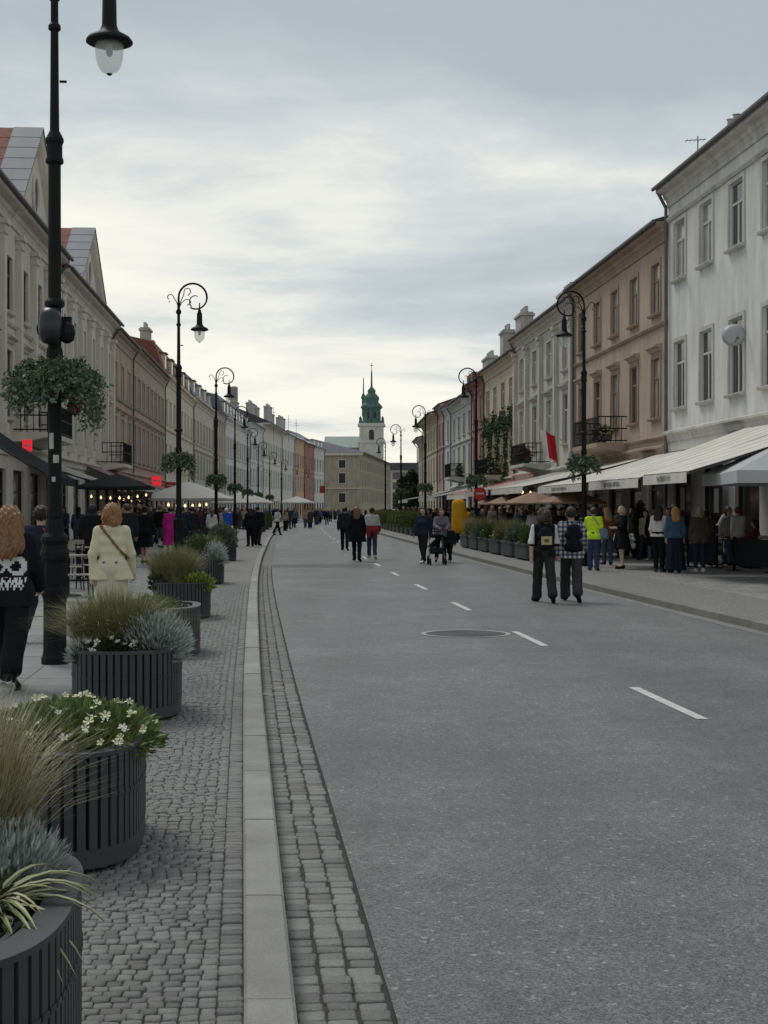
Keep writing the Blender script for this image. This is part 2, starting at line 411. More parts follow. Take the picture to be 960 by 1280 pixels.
for i in range(24):
    for j in range(7):
        y = 9.0 + i*.5; l = -1.90 - j*.5
        o = link('paving_slab', sl_me[(i+j) % 3], pl, (xb(y)+l, y, .119 + rr_.uniform(-.002,.002))); o.rotation_euler = (0, 0, -math.atan(slope(y)))
strip(-8.4, -1.5, 20.9, 480, .117).build('slab_field', m_slabfar, pl)
strip(-8.4, -5.2, -6, 20.9, .117, 1.9).build('slab_field', m_slabfar, pl)

# kerbs
m_kerbd = mat('dark_kerb', (.19, .185, .17), .8, .14, 4, bump=.35, bscale=120, spec=.2, orand=.1, spots=.13, sscale=170)
def kerb(name, l0, l1, ysingle, yend, ystart, m_kerb=m_kerb):
    root = tag(strip((l0 if l0 > 0 else l0), l1, ysingle, yend, PZ, 2.0).build(name, m_kerb), kind='structure')
    f = MB(); ys = np.arange(ysingle, yend, 2.0); fl = l1 if l0 < 0 else l0
    for y in ys: f.v += [(xb(y)+fl, y, -.02), (xb(y)+fl, y, PZ)]
    f.f = [(2*i, 2*i+2, 2*i+3, 2*i+1) for i in range(len(ys)-1)]; f.mi = [0]*len(f.f)
    f.build('kerb_face', m_kerb, root)
    y = ystart; r = random.Random(8)
    while y < ysingle - .2:
        ln = min(r.uniform(1.22, 1.42), ysingle - y); n = 3
        mb = MB(); b = .012
        ring_ = []
        for k in range(n + 1):
            yy = y + .006 + (ln - .012) * k / n; x0 = xb(yy) + l0; x1 = xb(yy) + l1
            prof = [(x0, -.05), (x1, -.05), (x1, PZ-b), (x1-b, PZ), (x0+b, PZ), (x0, PZ-b)]
            mb.v += [(px_, yy, pz_) for px_, pz_ in prof]
        for k in range(n):
            for q in range(6): mb.f.append((k*6+q, k*6+(q+1) % 6, (k+1)*6+(q+1) % 6, (k+1)*6+q))
        mb.f += [tuple(range(5,-1,-1)), tuple(range(n*6, n*6+6))]; mb.mi = [0]*len(mb.f)
        o = mb.build('kerb_stone', m_kerb, root)
        o.location.z = r.uniform(-.003, .003); y += ln
    return root
kerb('left_kerb', -.165, 0, 40, 480, 2.07)
kerb('right_kerb', RW, RW + .2, 60, 134, 15.0, m_kerbd)

# right pavement
m_settr = brickmat('right_setts', (.235,.228,.215), .07, .07, .008)
pr = structure('right_pavement', strip(RW + .2, 14.1, -6, 134, .112), m_slabfar)
strip(RW + .2, RW + 1.9, -6, 134, .116).build('sett_strip', m_settfar, pr)
rows = []; y = 19.0; rr_ = random.Random(14)
# open square beyond the last right-hand house
sq = MB(); sq.add([(xb(134)+RW+.2,134,.10),(160,134,.10),(160,560,.10),(xb(560)+RW+.2,560,.10)] , [(0,1,2,3)])
sq = strip(RW + .2, RW + 90, 134, 480, .10)
structure('square_paving', sq, m_slabfar)
# ------------------------------------------------------------------ houses
_win_cache = {}
def window_proto(w, h, fm, gm, hood, sill, style, wallm):
    """one mesh set per window kind; returns function(parent, x, z) that links copies"""
    key = (round(w,2), round(h,2), fm.name, gm.name, hood, sill, style, wallm.name)
    if key in _win_cache: return _win_cache[key]
    b = .055; yo, yi = -.06, -.13
    f = MB()
    f.box(-w/2, -w/2+b, yi, yo, 0, h); f.box(w/2-b, w/2, yi, yo, 0, h)
    f.box(-w/2+b, w/2-b, yi, yo, 0, b); f.box(-w/2+b, w/2-b, yi, yo, h-b, h)
    t = h * (.68 if style != 'plain' else .999)
    if style != 'plain': f.box(-w/2+b, w/2-b, yi-.004, yo+.004, t-.035, t+.035)
    f.box(-.035, .035, yi-.002, yo+.002, b, (t-.035 if style != 'plain' else h-b))
    d = {'frame': f.mesh('window', fm)}
    p = MB(); p.box(-w/2+.01, w/2-.01, -.105, -.095, .01, h-.01); d['pane'] = p.mesh('pane', gm)
    if sill:
        s = MB(); s.prism([(-.02,-.09),(.13,-.09),(.16,-.03),(.16,.0),(-.02,.02)], -w/2-.10, w/2+.10); d['sill'] = s.mesh('sill', sill_m(wallm))
    if hood:
        s = MB(); s.prism([(0,.20),(.06,.22),(.10,.30),(.24,.36),(.24,.42),(0,.46)], -w/2-.18, w/2+.18)
        d['hood'] = s.mesh('hood', wallm)
    # architrave
    s = MB(); q = .13
    s.box(-w/2-q, -w/2-.002, 0.002, .045, 0, h+q); s.box(w/2+.002, w/2+q, .002, .045, 0, h+q); s.box(-w/2-.002, w/2+.002, .002, .042, h+.002, h+q)
    d['architrave'] = s.mesh('architrave', sill_m(wallm))
    _win_cache[key] = d
    return d
_sillm = {}
def sill_m(m):
    return _sillm.get(m.name, m)
def place_window(d, parent, x, z, h):
    o = link('window', d['frame'], parent, (x, 0, z))
    for k in ('pane', 'sill', 'architrave', 'hood'):
        if k in d:
            c = link(k, d[k], o)
            if k == 'hood': c.location = (0, 0, h)
    return o

def house(label, side, P0, P1, H, wall, floors, ww=1.1, pitch=2.5, trim=None, frame=None, hood=None, sills=True, pil=False, bands=(), roof=('dark', 2.2),
          shop=True, gables=(), chimneys=(), dormers=0, mansard=None, balconies=(), pipe=True, style='cross', nwin=None, cat='townhouse', far=False, ground_h=3.7, eave=.42, group=None, depth=11., band_t=.12, shops=None, parapet=0, wins=True, name='townhouse'):
    """P0 near end, P1 far end of the facade line; local x runs along the facade, local +y faces the street"""
    if side == 'R':
        K = 1.115; q = lambda z: 1.68 + (z-1.68)*K
        H = q(H); floors = [(q(z), h*K) for z, h in floors]; bands = [q(z) for z in bands]; ground_h = q(ground_h); ww *= K; pitch *= K
        chimneys = [(a*K, b, c, d, q(e_)) for a, b, c, d, e_ in chimneys]; balconies = [(a*K, b*K, q(z), dd) for a, b, z, dd in balconies]
    P0 = Vector((*P0, 0)); P1 = Vector((*P1, 0))
    o, d = (P1, P0 - P1) if side == 'L' else (P0, P1 - P0)
    L = d.length; rz = math.atan2(d.y, d.x)
    root = thing(name, label, cat, (o.x, o.y, 0), rz, group)
    trim = trim or wall; frame = frame or m_frame
    if trim is not wall: _sillm[wall.name] = trim
    loc = (lambda s: L - s) if side == 'L' else (lambda s: s)       # s = distance from the near end
    e = .012
    # window positions
    n = nwin or max(1, int((L - .6) / pitch)); pt = L / n
    xs = [pt * (i + .5) for i in range(n)]
    rects = []
    if wins:
        for (z, h) in floors:
            rects += [(x - ww/2, x + ww/2, z, z + h) for x in xs]
    shp = []
    if shop:
        m_ = shops or max(1, int(L / 3.1)); sp = L / m_; sw = min(2.1, sp - .75)
        shp = [(sp*(i+.5) - sw/2, sp*(i+.5) + sw/2, .25, ground_h - .75) for i in range(m_)]
    rects += shp
    gx = sorted({round(v, 4) for r in rects for v in r[:2]} | {e, L - e}); gz = sorted({round(v, 4) for r in rects for v in r[2:]} | {0.0, H})
    wm = MB(); idx = {}
    def vid(x, y, z):
        k = (round(x,4), round(y,4), round(z,4))
        if k not in idx: idx[k] = len(wm.v); wm.v.append(k)
        return idx[k]
    for a in range(len(gx)-1):
        for b in range(len(gz)-1):
            cx, cz = (gx[a]+gx[a+1])/2, (gz[b]+gz[b+1])/2
            if any(r[0] < cx < r[1] and r[2] < cz < r[3] for r in rects): continue
            wm.f.append((vid(gx[a],0,gz[b]), vid(gx[a],0,gz[b+1]), vid(gx[a+1],0,gz[b+1]), vid(gx[a+1],0,gz[b]))); wm.mi.append(0)
    rv = .24
    for (x0, x1, z0, z1) in rects:
        q = [(x0,z0),(x1,z0),(x1,z1),(x0,z1)]
        for i in range(4):
            (xa,za),(xc,zc) = q[i], q[(i+1)%4]
            wm.f.append((vid(xa,0,za), vid(xc,0,zc), vid(xc,-rv,zc), vid(xa,-rv,za))); wm.mi.append(0)
    D = -depth
    for f in (((e,0,0),(e,D,0),(e,D,H),(e,0,H)), ((L-e,0,0),(L-e,0,H),(L-e,D,H),(L-e,D,0)), ((e,D,0),(L-e,D,0),(L-e,D,H),(e,D,H)), ((e,0,H),(e,D,H),(L-e,D,H),(L-e,0,H))):
        wm.f.append(tuple(vid(*p) for p in f)); wm.mi.append(0)
    wm.build('wall', wall, root)
    # windows
    if wins:
        r = random.Random(int(L*100))
        for fi, (z, h) in enumerate(floors):
            hd = hood is not None and fi in hood
            ds = [window_proto(ww-.01, h-.01, frame, gm, hd, sills, style, wall) for gm in (m_glassd, m_curt)]
            for x in xs: place_window(ds[1 if r.random() < .62 else 0], root, x, z + .005, h)
    for i, (x0, x1, z0, z1) in enumerate(shp):
        f = MB(); b = .09
        f.box(x0+.01, x0+b, -.2, -.1, z0+.01, z1-.01); f.box(x1-b, x1-.01, -.2, -.1, z0+.01, z1-.01)
        f.box(x0+b, x1-b, -.2, -.1, z1-b, z1-.01); f.box(x0+b, x1-b, -.2, -.1, z0+.01, z0+.35); f.box(x0+b, x1-b, -.19, -.11, z1-.75, z1-.68)
        so = f.build('shop_window', m_framed, root)
        p = MB(); p.box(x0+.05, x1-.05, -.16, -.15, z0+.1, z1-.05); p.build('pane', m_shopglass, so)
    # trims
    cp = [(0,-.60),(.06,-.60),(.08,-.5),(.05,-.45),(.10,-.34),(.16,-.30),(.2,-.16),(eave-.05,-.13),(eave,-.10),(eave,.02),(0,.05)]
    MB().prism([(y, H + z) for y, z in cp], e, L - e).build('cornice', trim, root)
    for zb in bands: MB().prism([(0,zb-band_t),(.06,zb-band_t),(.12,zb-.04),(.12,zb),(0,zb+.04)], e*2, L - e*2).build('string_course', trim, root)
    if shop and not far: MB().prism([(0,ground_h-.3),(.08,ground_h-.3),(.10,ground_h-.12),(.22,ground_h-.04),(.22,ground_h+.03),(0,ground_h+.1)], e*3, L - e*3).build('string_course', trim, root)
    if pil:
        zb = ground_h + .3; zt = H - .75
        me = MB(); me.box(-.26,.26,.001,.26,0,.35); me.box(-.20,.20,.001,.20,.35,zt-zb-.45); me.box(-.24,.24,.001,.25,zt-zb-.45,zt-zb-.38); me.box(-.22,.22,.001,.22,zt-zb-.38,zt-zb-.16); me.box(-.30,.30,.001,.30,zt-zb-.16,zt-zb)
        me = me.mesh('pilaster', trim)
        for i in range(n + 1):
            x = min(max(pt * i, .3), L - .3); link('pilaster', me, root, (x, 0, zb))
    # roof
    rm = {'dark': m_dark, 'tile': m_tile, 'zinc': m_zinc, 'lilac': mat('lilac_roof', (.33,.33,.38), .6, .1, 1)}[roof[0]]
    rh = roof[1]
    if mansard:
        mh_ = mansard
        MB().prism([(eave-.05,H+.03),(eave-.05,H+.09),(.05,H+.12),(-.75,H+mh_),(-depth/2,H+mh_+1.1),(-depth+.1,H+.1),(-depth+.1,H+.055)], e, L-e).build('roof', rm, root)
    elif rh:
        MB().prism([(eave+.05,H+.03),(eave+.05,H+.10),(-depth/2,H+rh),(-depth+.1,H+.10),(-depth+.1,H+.055)], e, L-e).build('roof', rm, root)
        MB().tube([(e, eave+.1, H+.03), (L-e, eave+.1, H+.03)], .07, 6).build('gutter_pipe', m_zincd, root)
    if pipe: MB().tube([(loc(L-.12), .11, .2), (loc(L-.12), .11, H-.62), (loc(L-.12), eave-.03, H-.05)], .06, 6).build('downpipe', m_zincd, root)
    for (s, bw, bh) in gables:             # pediment gable: front triangle, sheet-metal slopes, raking trim
        x = loc(s); zb = H + .02; dp = 5.2
        gm = MB(); gm.prism2 = None
        tri = [(x-bw/2, zb), (x+bw/2, zb), (x, zb+bh)]
        vs = [(px_, .10, pz_) for px_, pz_ in tri] + [(px_, -dp, pz_) for px_, pz_ in tri]
        go = MB().add(vs, [(0,1,2),(5,4,3),(0,2,5,3),(1,4,5,2)]).build('pediment', wall, root)
        for sg in (-1, 1):
            k = 7
            for i in range(k):
                t0, t1 = i / k, (i + 1) / k
                f = lambda t, up: (x + sg * (bw/2 + .35) * (1 - t), zb - .02 + (bh + .16) * t + up)
                (xa, za), (xc, zc) = f(t0, .10), f(t1 + (.012 if i < k-1 else 0), .085)
                for y0, y1, mm_, nm_, lo in ((.42, -.62, m_zinc, 'roof_panel', 0), (-.63, -dp, m_tile, 'tile_course', .03)):
                  za -= lo; zc -= lo
                  vv = [(xa,y0,za),(xc,y0,zc),(xc,y1,zc),(xa,y1,za),(xa,y0,za-.05),(xc,y0,zc-.05),(xc,y1,zc-.05),(xa,y1,za-.05)]
                  MB().add(vv, [(0,1,2,3),(4,7,6,5),(0,4,5,1),(1,5,6,2),(2,6,7,3),(3,7,4,0)]).build(nm_, mm_, go)
            # raking cornice
            xa, za = x + sg * (bw/2 + .3), zb - .06; xc, zc = x, zb + bh + .06
            vv = []
            for (px_, pz_) in ((xa,za),(xc,zc)):
                vv += [(px_, .101, pz_-.38), (px_, .30, pz_-.2), (px_, .40, pz_-.02), (px_, .101, pz_-.02)]
            MB().add(vv, [(0,1,5,4),(1,2,6,5),(2,3,7,6),(3,0,4,7),(0,3,2,1),(4,5,6,7)]).build('raking_cornice', trim, go)
        oc = MB(); oc.v = [(x + .5*math.cos(a), .112, zb + bh*.36 + .62*math.sin(a)) for a in np.linspace(0, 2*PI, 20, endpoint=False)]; oc.f = [tuple(range(20))]; oc.mi = [0]
        oo = oc.build('oculus', m_glassd, go)
        ro = MB(); ro.tube([(x + .55*math.cos(a), .13, zb + bh*.36 + .67*math.sin(a)) for a in np.linspace(0, 2*PI, 21)], .07, 6); ro.build('oculus_frame', trim, go)
    for (s, y, cw, cdp, z1) in chimneys:
        x = loc(s); c = MB(); c.box(x-cw/2, x+cw/2, y-cdp/2, y+cdp/2, H-.2, z1-.25); c.box(x-cw/2-.1, x+cw/2+.1, y-cdp/2-.1, y+cdp/2+.1, z1-.25, z1-.1); c.box(x-cw/2, x+cw/2, y-cdp/2, y+cdp/2, z1-.1, z1)
        co = c.build('chimney', m_chim, root)
        for i in range(max(2, int(cw/.5))):
            xx = x - cw/2 + (i+.5) * cw / max(2, int(cw/.5)); MB().lathe([(.13,z1),(.11,z1+.35),(.15,z1+.38)], 8, xx, y).build('chimney_pot', m_chim, co)
    if dormers:
        for i in range(dormers):
            x = L * (i + .5) / dormers; z0 = H + .25; h = (mansard or 1.9) * .62; yb = -.15
            dm = MB(); dm.prism([(yb, z0), (yb, z0+h), (yb-2.0, z0+h), (yb-2.0, z0)], x-.62, x+.62); do = dm.build('dormer', trim, root)
            rf = MB(); rf.prism([(yb+.16, z0+h), (yb+.16, z0+h+.07), (yb-2.2, z0+h+.3), (yb-2.2, z0+h)], x-.75, x+.75); rf.build('dormer_roof', rm, do)
            pn = MB(); pn.box(x-.38, x+.38, yb+.005, yb+.012, z0+.15, z0+h-.12); pn.build('pane', m_glassd, do)
    for (s0, s1, zb, dp) in balconies:
        xa, xc = sorted((loc(s0), loc(s1)))
        bo = MB().prism([(0,zb-.38),(.2,zb-.36),(dp-.25,zb-.2),(dp,zb-.16),(dp,zb),(0,zb)], xa, xc).build('balcony', trim, root)
        rl = MB(); t = .022
        hz = 1.0
        for zz_ in (zb + .08, zb + .55, zb + hz):
            rl.box(xa, xc, dp-.07-t, dp-.07+t, zz_-t, zz_+t); rl.box(xa, xa+2*t, .02, dp-.07-t, zz_-t, zz_+t); rl.box(xc-2*t, xc, .02, dp-.07-t, zz_-t, zz_+t)
        nb = int((xc-xa)/.18)
        for i in range(nb+1):
            x = xa + t + (xc-xa-2*t) * i / nb; rl.box(x-.012, x+.012, dp-.082, dp-.058, zb, zb+hz-t-.002)
        for x in (xa+t, xc-t):
            for i in range(1, int(dp/.21)): rl.box(x-.012, x+.012, .02+i*.21, .044+i*.21, zb, zb+hz-t-.002)
        rl.build('railing', m_iron, bo)
    return root, loc, L
m_zincd = mat('dull_zinc', (.12,.12,.12), .6, .2, 3)
m_chim = mat('chimney_plaster', (.40,.39,.37), .9, .15, 2, streak=.25)
m_shopglass = mat('shop_glass', (.03,.026,.022), .12, .3, .5, spec=.4)
def Lp(y, l=SIDE_L): return (xb(y) + l, y)
def Rp(y, l=SIDE_R): return (xb(y) + l, y)
ZL = lambda u: yfac(u, SIDE_L)
ZR = lambda u: yfac_r(u, SIDE_R)
beige = plaster('beige', (.60,.56,.50), .14); beige2 = plaster('beige_pale', (.63,.59,.53), .14)
brown = plaster('brown', (.47,.36,.29)); brown2 = plaster('brown_rose', (.49,.375,.315))
cream = plaster('cream', (.66,.60,.475)); stone = plaster('stone', (.54,.505,.43)); rose = plaster('rose_white', (.47,.40,.37))
greyw = plaster('grey_white', (.56,.545,.515)); blueg = plaster('blue_white', (.53,.55,.56)); peach = plaster('peach', (.50,.34,.24))
redp = plaster('dull_red', (.33,.17,.14)); tanp = plaster('tan', (.42,.33,.23)); palew = plaster('pale', (.60,.565,.50))
white = plaster('white', (.68,.675,.65), .2); rosetan = plaster('rose_tan', (.46,.36,.29), .2); greenw = plaster('green_white', (.53,.53,.465), .2)
ivory = plaster('ivory', (.56,.49,.375), .2); pink = plaster('pink', (.40,.21,.19)); pinkp = plaster('pale_pink', (.46,.32,.28)); offw = plaster('off_white', (.56,.55,.52))
whitet = plaster('white_trim', (.55,.54,.51)); rosetrim = plaster('rose_trim', (.37,.285,.23)); browntrim = plaster('brown_trim', (.45,.385,.32)); pinkw = plaster('pinkish', (.55,.47,.43))

f3 = [(4.75, 2.0), (8.0, 1.7)]
zL = {u: ZL(u) for u in (72, 140, 165, 205, 241, 267, 280, 312, 328, 352, 368, 380, 392, 405, 418)}
A = Lp
# left row, nearest first
h_l1, loc1, len1 = house('beige pilastered townhouse at the left edge with a tall grey metal gable', 'L', A(33), A(zL[72]), 11.45, beige, [(4.6,2.2),(8.0,1.8)], 1.15, 2.6, pil=True, bands=(7.7,), gables=[(17.9, 8.2, 3.45)], roof=('tile', 4.2), hood=(0,), frame=m_framed, balconies=[(14.2, 19.8, 4.2, 1.2)], eave=.5)
h_l2, loc2, len2 = house('beige pilastered townhouse behind the near lamp post, with red tiled roof and slimmer metal gable', 'L', A(zL[72]), A(zL[140]), 11.15, beige2, [(4.5,2.2),(7.8,1.8)], 1.15, 2.7, pil=True, bands=(7.5,), gables=[(8.4, 8.4, 3.0)], roof=('tile', 4.4), hood=(0,), balconies=[(12.3, 16.0, 3.85, 1.3)], eave=.5)
house('brown townhouse right after the gabled houses on the left, narrow and two storeys above shops', 'L', A(zL[140]), A(zL[165]), 11.0, brown, [(4.5,2.1),(7.7,1.8)], 1.2, 2.5, trim=browntrim, bands=(4.3,7.6), frame=m_frame, roof=('dark', 2.0), hood=(0,))
house('long rose-brown townhouse with tall pale windows on the left side', 'L', A(zL[165]), A(zL[205]), 11.15, brown2, [(4.5,2.2),(7.8,1.8)], 1.35, 2.5, trim=browntrim, bands=(4.3,7.7), frame=m_frame, roof=('dark', 2.0), hood=(0,))
house('cream townhouse with dormers and a red roof behind the second left lamp post', 'L', A(zL[205]), A(zL[241]), 11.5, cream, [(4.6,1.9),(8.0,1.8)], 1.2, 2.8, bands=(7.6,), roof=('tile', 3.0), mansard=2.4, dormers=5, chimneys=[(6,-2,1.6,.7,15.6),(16,-2.5,2,.7,15.4)])
house('grey-beige townhouse with zinc dormers on the left after the cream house', 'L', A(zL[241]), A(zL[267]), 11.9, stone, [(4.6,2.1),(8.0,1.9)], 1.3, 2.7, bands=(7.7,), roof=('zinc', 2.4), mansard=2.2, dormers=4, hood=(0,), chimneys=[(10,-3,2,.7,15.9)])
house('narrow pinkish-white townhouse behind the third left lamp post', 'L', A(zL[267]), A(zL[280]), 12.2, pinkw, [(4.6,2.1),(8.1,1.9)], 1.3, 2.7, bands=(7.7,), pil=True, roof=('dark', 2.2))
house('grey-white townhouse with a mansard roof full of dormers on the left', 'L', A(zL[280]), A(zL[312]), 12.3, greyw, [(4.6,2.2),(8.1,2.0)], 1.5, 2.9, bands=(4.2,7.8), roof=('zinc', 2.2), mansard=2.5, dormers=9, far=True)
house('bluish-white townhouse with plain front far along the left side', 'L', A(zL[312]), A(zL[328]), 13.6, blueg, [(5,2.3),(8.8,2.2)], 1.6, 3.0, bands=(8.2,), roof=('dark', 1.6), far=True, chimneys=[(8,-3,3,.9,17)])
house('cream corner townhouse with a low dark overhanging roof, far left', 'L', A(zL[328]), A(zL[352]), 14.6, palew, [(5.2,2.6),(9.6,2.4)], 1.6, 3.4, bands=(8.9,), roof=('dark', 3.0), far=True, eave=1.3, chimneys=[(10,-3,4,.9,18.3),(26,-4,4,1,18.8)])
house('pale grey townhouse with flat block chimneys, far left', 'L', A(zL[352]), A(zL[368]), 14.9, greyw, [(5.2,2.6),(9.6,2.4)], 1.6, 3.4, bands=(8.9,), roof=('dark', 2.5), far=True, chimneys=[(5,-3,4,1,19.6),(16,-4,5,1,19)])
house('orange-peach townhouse in the far distance on the left', 'L', A(zL[368]), A(zL[380]), 14.8, peach, [(5.2,2.6),(9.6,2.4)], 1.6, 3.4, bands=(8.9,), roof=('dark', 2.5), far=True, chimneys=[(10,-4,6,1,19.2)])
house('dull red townhouse beside the peach one in the far distance', 'L', A(zL[380]), A(zL[392]), 14.6, redp, [(5.2,2.6),(9.6,2.4)], 1.6, 3.4, bands=(8.9,), roof=('lilac', 3.0), far=True)
house('white townhouse between the dull red and the tan one, far down the street', 'L', A(zL[392]), A(zL[405]), 14.4, offw, [(5.2,2.6),(9.6,2.4)], 1.6, 3.4, bands=(8.9,), roof=('zinc', 3.5), far=True, dormers=3)
house('tan townhouse just before the corner block below the church', 'L', A(zL[405]), (-15.3, 318), 14.0, tanp, [(5.2,2.6),(9.6,2.4)], 1.6, 3.6, bands=(8.9,), roof=('zinc', 3.5), far=True)
house('yellowish corner block with lilac-grey roof turned towards the street, below the church', 'L', (-5.6, 330), (1.8, 425), 14.6, plaster('dull_tan', (.37,.325,.25)), [(3.2,2.8),(7.2,2.6),(10.8,2.2)], 2.0, 4.2, bands=(6.4,10.2), roof=('lilac', 3.2), far=True, shop=False, eave=1.1, depth=22, cat='corner block', name='corner_block')
# cream end wall windows and cornice of the corner block are seen from the street
# right row
f2 = [(4.7, 2.0), (8.55, 1.75)]
yR = {u: ZR(u) for u in (835, 718, 645, 606, 591, 565, 556, 548, 529)}
h_r1, locr1, lenr1 = house('streaked white three-storey townhouse at the right edge with a satellite dish', 'R', Rp(23.4), Rp(yR[835]), 11.45, white, f2, 1.15, 2.4, trim=whitet, frame=m_frame, roof=('dark', 2.6), eave=.44, bands=(10.55,), hood=None, chimneys=[(21.5,-1.6,1.2,.6,12.9),(19,-1.8,1.4,.6,12.75)], ground_h=4.0)
h_r2, locr2, lenr2 = house('rose-tan townhouse with window hoods and an iron balcony next to the white one', 'R', Rp(yR[835]), Rp(yR[718]), 10.5, rosetan, [(4.55,1.9),(7.85,1.6)], 1.05, 2.6, trim=rosetrim, frame=m_frameb, hood=(0,), bands=(3.95,7.5), roof=('dark', 1.9), balconies=[(5.2, 9.4, 3.95, 1.2)], eave=.4, chimneys=[(3.2,-2.3,1.3,.6,12.2),(7,-2.5,2.6,.8,12.0),(10.3,-2.5,1.5,.8,11.8)], ground_h=3.6)
h_r3, locr3, lenr3 = house('greenish-white townhouse with pilasters and a Polish flag on the right side', 'R', Rp(yR[718]), Rp(yR[645]), 10.2, greenw, [(4.4,2.1),(7.5,1.6)], 1.15, 3.4, pil=True, hood=(0,), bands=(7.0,), roof=('tile', 1.8), balconies=[(5.5, 9.5, 3.7, 1.3)], eave=.4, chimneys=[(2.2,-2.5,1.6,.8,12.3),(12.5,-2.5,2.2,.8,12.4)], ground_h=3.4)
house('ivory townhouse with ivy trained round its windows on the right', 'R', Rp(yR[645]), Rp(yR[606]), 9.65, ivory, [(4.2,1.9),(7.0,1.5)], 1.2, 2.8, bands=(6.6,), roof=('tile', 2.6), eave=.4, ground_h=3.3, dormers=0, chimneys=[(9.5,-2.2,2.2,.8,12.9)], balconies=[(4.0, 8.0, 3.5, 1.1)])
house('narrow deep-pink townhouse on the right between ivory and off-white houses', 'R', Rp(yR[606]), Rp(yR[591]), 9.4, pink, [(4.2,1.9),(7.0,1.5)], 1.2, 2.5, bands=(6.6,), roof=('dark', 2.6), eave=.5, ground_h=3.3, chimneys=[(3,-2,1.6,.8,12.6)])
house('off-white townhouse with a small first-floor balcony far along the right', 'R', Rp(yR[591]), Rp(yR[565]), 9.0, offw, [(4.0,1.9),(6.6,1.4)], 1.2, 2.8, bands=(6.2,), roof=('zinc', 2.2), eave=.5, ground_h=3.2, balconies=[(5, 8.5, 3.8, 1.1)], chimneys=[(8,-2.4,3,.8,12.1)])
house('pale blue-grey narrow townhouse on the far right side', 'R', Rp(yR[565]), Rp(yR[556]), 9.2, blueg, [(4.0,1.9),(6.8,1.4)], 1.2, 2.6, bands=(6.4,), roof=('dark', 1.8), far=True)
h_r8, _, _ = house('pale pink townhouse with a tall red stepped chimney wall, far right', 'R', Rp(yR[556]), Rp(yR[548]), 9.6, pinkp, [(4.0,1.9),(6.8,1.5)], 1.2, 2.6, bands=(6.4,), roof=('tile', 2.2), far=True)
tw = MB(); tw.box(1.0, 6.5, -3.6, -2.4, 9.4, 12.2); tw.build('chimney_wall', redp, h_r8); tw = MB(); tw.box(.8, 6.7, -3.8, -2.2, 12.2, 12.45); tw.box(1.4, 6.1, -3.5, -2.5, 12.45, 13.4); tw.build('chimney_wall', m_tile, h_r8)
house('last cream townhouse of the right row, with dark eaves', 'R', Rp(yR[548]), Rp(yR[529]), 9.3, ivory, [(4.0,1.9),(6.8,1.5)], 1.2, 2.8, bands=(6.4,), roof=('dark', 2.0), far=True, eave=.8)
house('small dark-grey end house at the far right corner', 'R', Rp(yR[529]), Rp(yR[529]+11), 8.3, stone, [(4.0,1.8),(6.3,1.2)], 1.2, 2.6, roof=('dark', 1.6), far=True, eave=.6)

# end wall of the corner block: windows facing the camera
cb = bpy.data.objects['corner_block']
for zz_, h_ in ((3.2,2.8),(7.2,2.6)):
    d_ = window_proto(1.8, h_, m_frame, m_glassd, False, True, 'cross', stone)
L_cb = math.hypot(7.4, 95)
MB().box(L_cb-.01, L_cb+.6, -22, .8, 13.9, 14.5).build('cornice', stone, cb)
MB().box(L_cb-.01, L_cb+.25, -22, .3, 6.2, 6.5).build('string_course', stone, cb)
for yy in (-4.0, -9.0, -14.0):
    for zz_, h_ in ((3.0,2.4),(7.4,2.6),(10.9,2.1)):
        w_ = MB(); w_.box(L_cb+.02, L_cb+.08, yy-.9, yy+.9, zz_, zz_+h_); wo = w_.build('window', m_frame, cb)
        p_ = MB(); p_.box(L_cb+.08, L_cb+.09, yy-.75, yy+.75, zz_+.15, zz_+h_-.15); p_.build('pane', m_glassd, wo)

# far flat-roofed building closing the view on the right
fb = thing('office_building', 'distant long building with a dark flat roof and rows of windows behind the dark tree', 'building', ((487-480)/1800*480, 480, 0))
b_ = MB(); b_.box(0, 60, 0, 20, -.5, 14.6); b_.build('wall', stone, fb)
b_ = MB(); b_.box(-.8, 61, -.8, 21, 14.6, 17.0); b_.build('roof', m_dark, fb)
for fl in range(4):
    for i in range(10):
        w_ = MB(); w_.box(1+i*5.5, 5+i*5.5, -.08, -.01, 1.6+fl*3.3, 3.9+fl*3.3); w_.build('window', m_glassd, fb)

# church
ch = thing('church', 'white church tower with green copper helm rising over the far end of the street', 'church', ((464.5-480)/1800*430, 430, 0))
chw = plaster('church_white', (.50,.485,.44), .15); cop = mat('copper_green', (.07,.14,.12), .75, .35, 1.2, streak=.3)
T = MB(); hw = 3.6; T.box(-hw, hw, -hw, hw, 0, 26.2); T.build('tower', chw, ch)
for (z0, z1, q) in ((21.2, 21.8, .35), (26.2, 26.7, .5), (26.7, 27.1, .25)):
    MB().box(-hw-q, hw+q, -hw-q, hw+q, z0, z1).build('cornice', chw, ch)
for sx in (-1, 1):
    for z0, z1 in ((.0, 21.2), (21.8, 26.2)): MB().box(sx*(hw-.45)-.4, sx*(hw-.45)+.4, -hw-.18, -hw-.005, z0, z1).build('pilaster', chw, ch)
ar = MB(); pts_ = [(-.75,22.1),(.75,22.1),(.75,24.4)] + [(.75*math.cos(a), 24.4+.75*math.sin(a)) for a in np.linspace(.2, PI-.2, 7)] + [(-.75,24.4)]
ar.v = [(x, -hw-.03, z) for x, z in pts_]; ar.f = [tuple(range(len(pts_)))]; ar.mi = [0]; ar.build('belfry_opening', m_framed, ch)
for k, (a, b) in enumerate(((-1,-1),(1,-1),(1,1),(-1,1))):
    MB().lathe([(.5,26.7),(.5,27.6),(.3,28.0),(.45,28.4),(.05,29.2)], 8, a*3.3, b*3.3).build('turret', cop, ch)
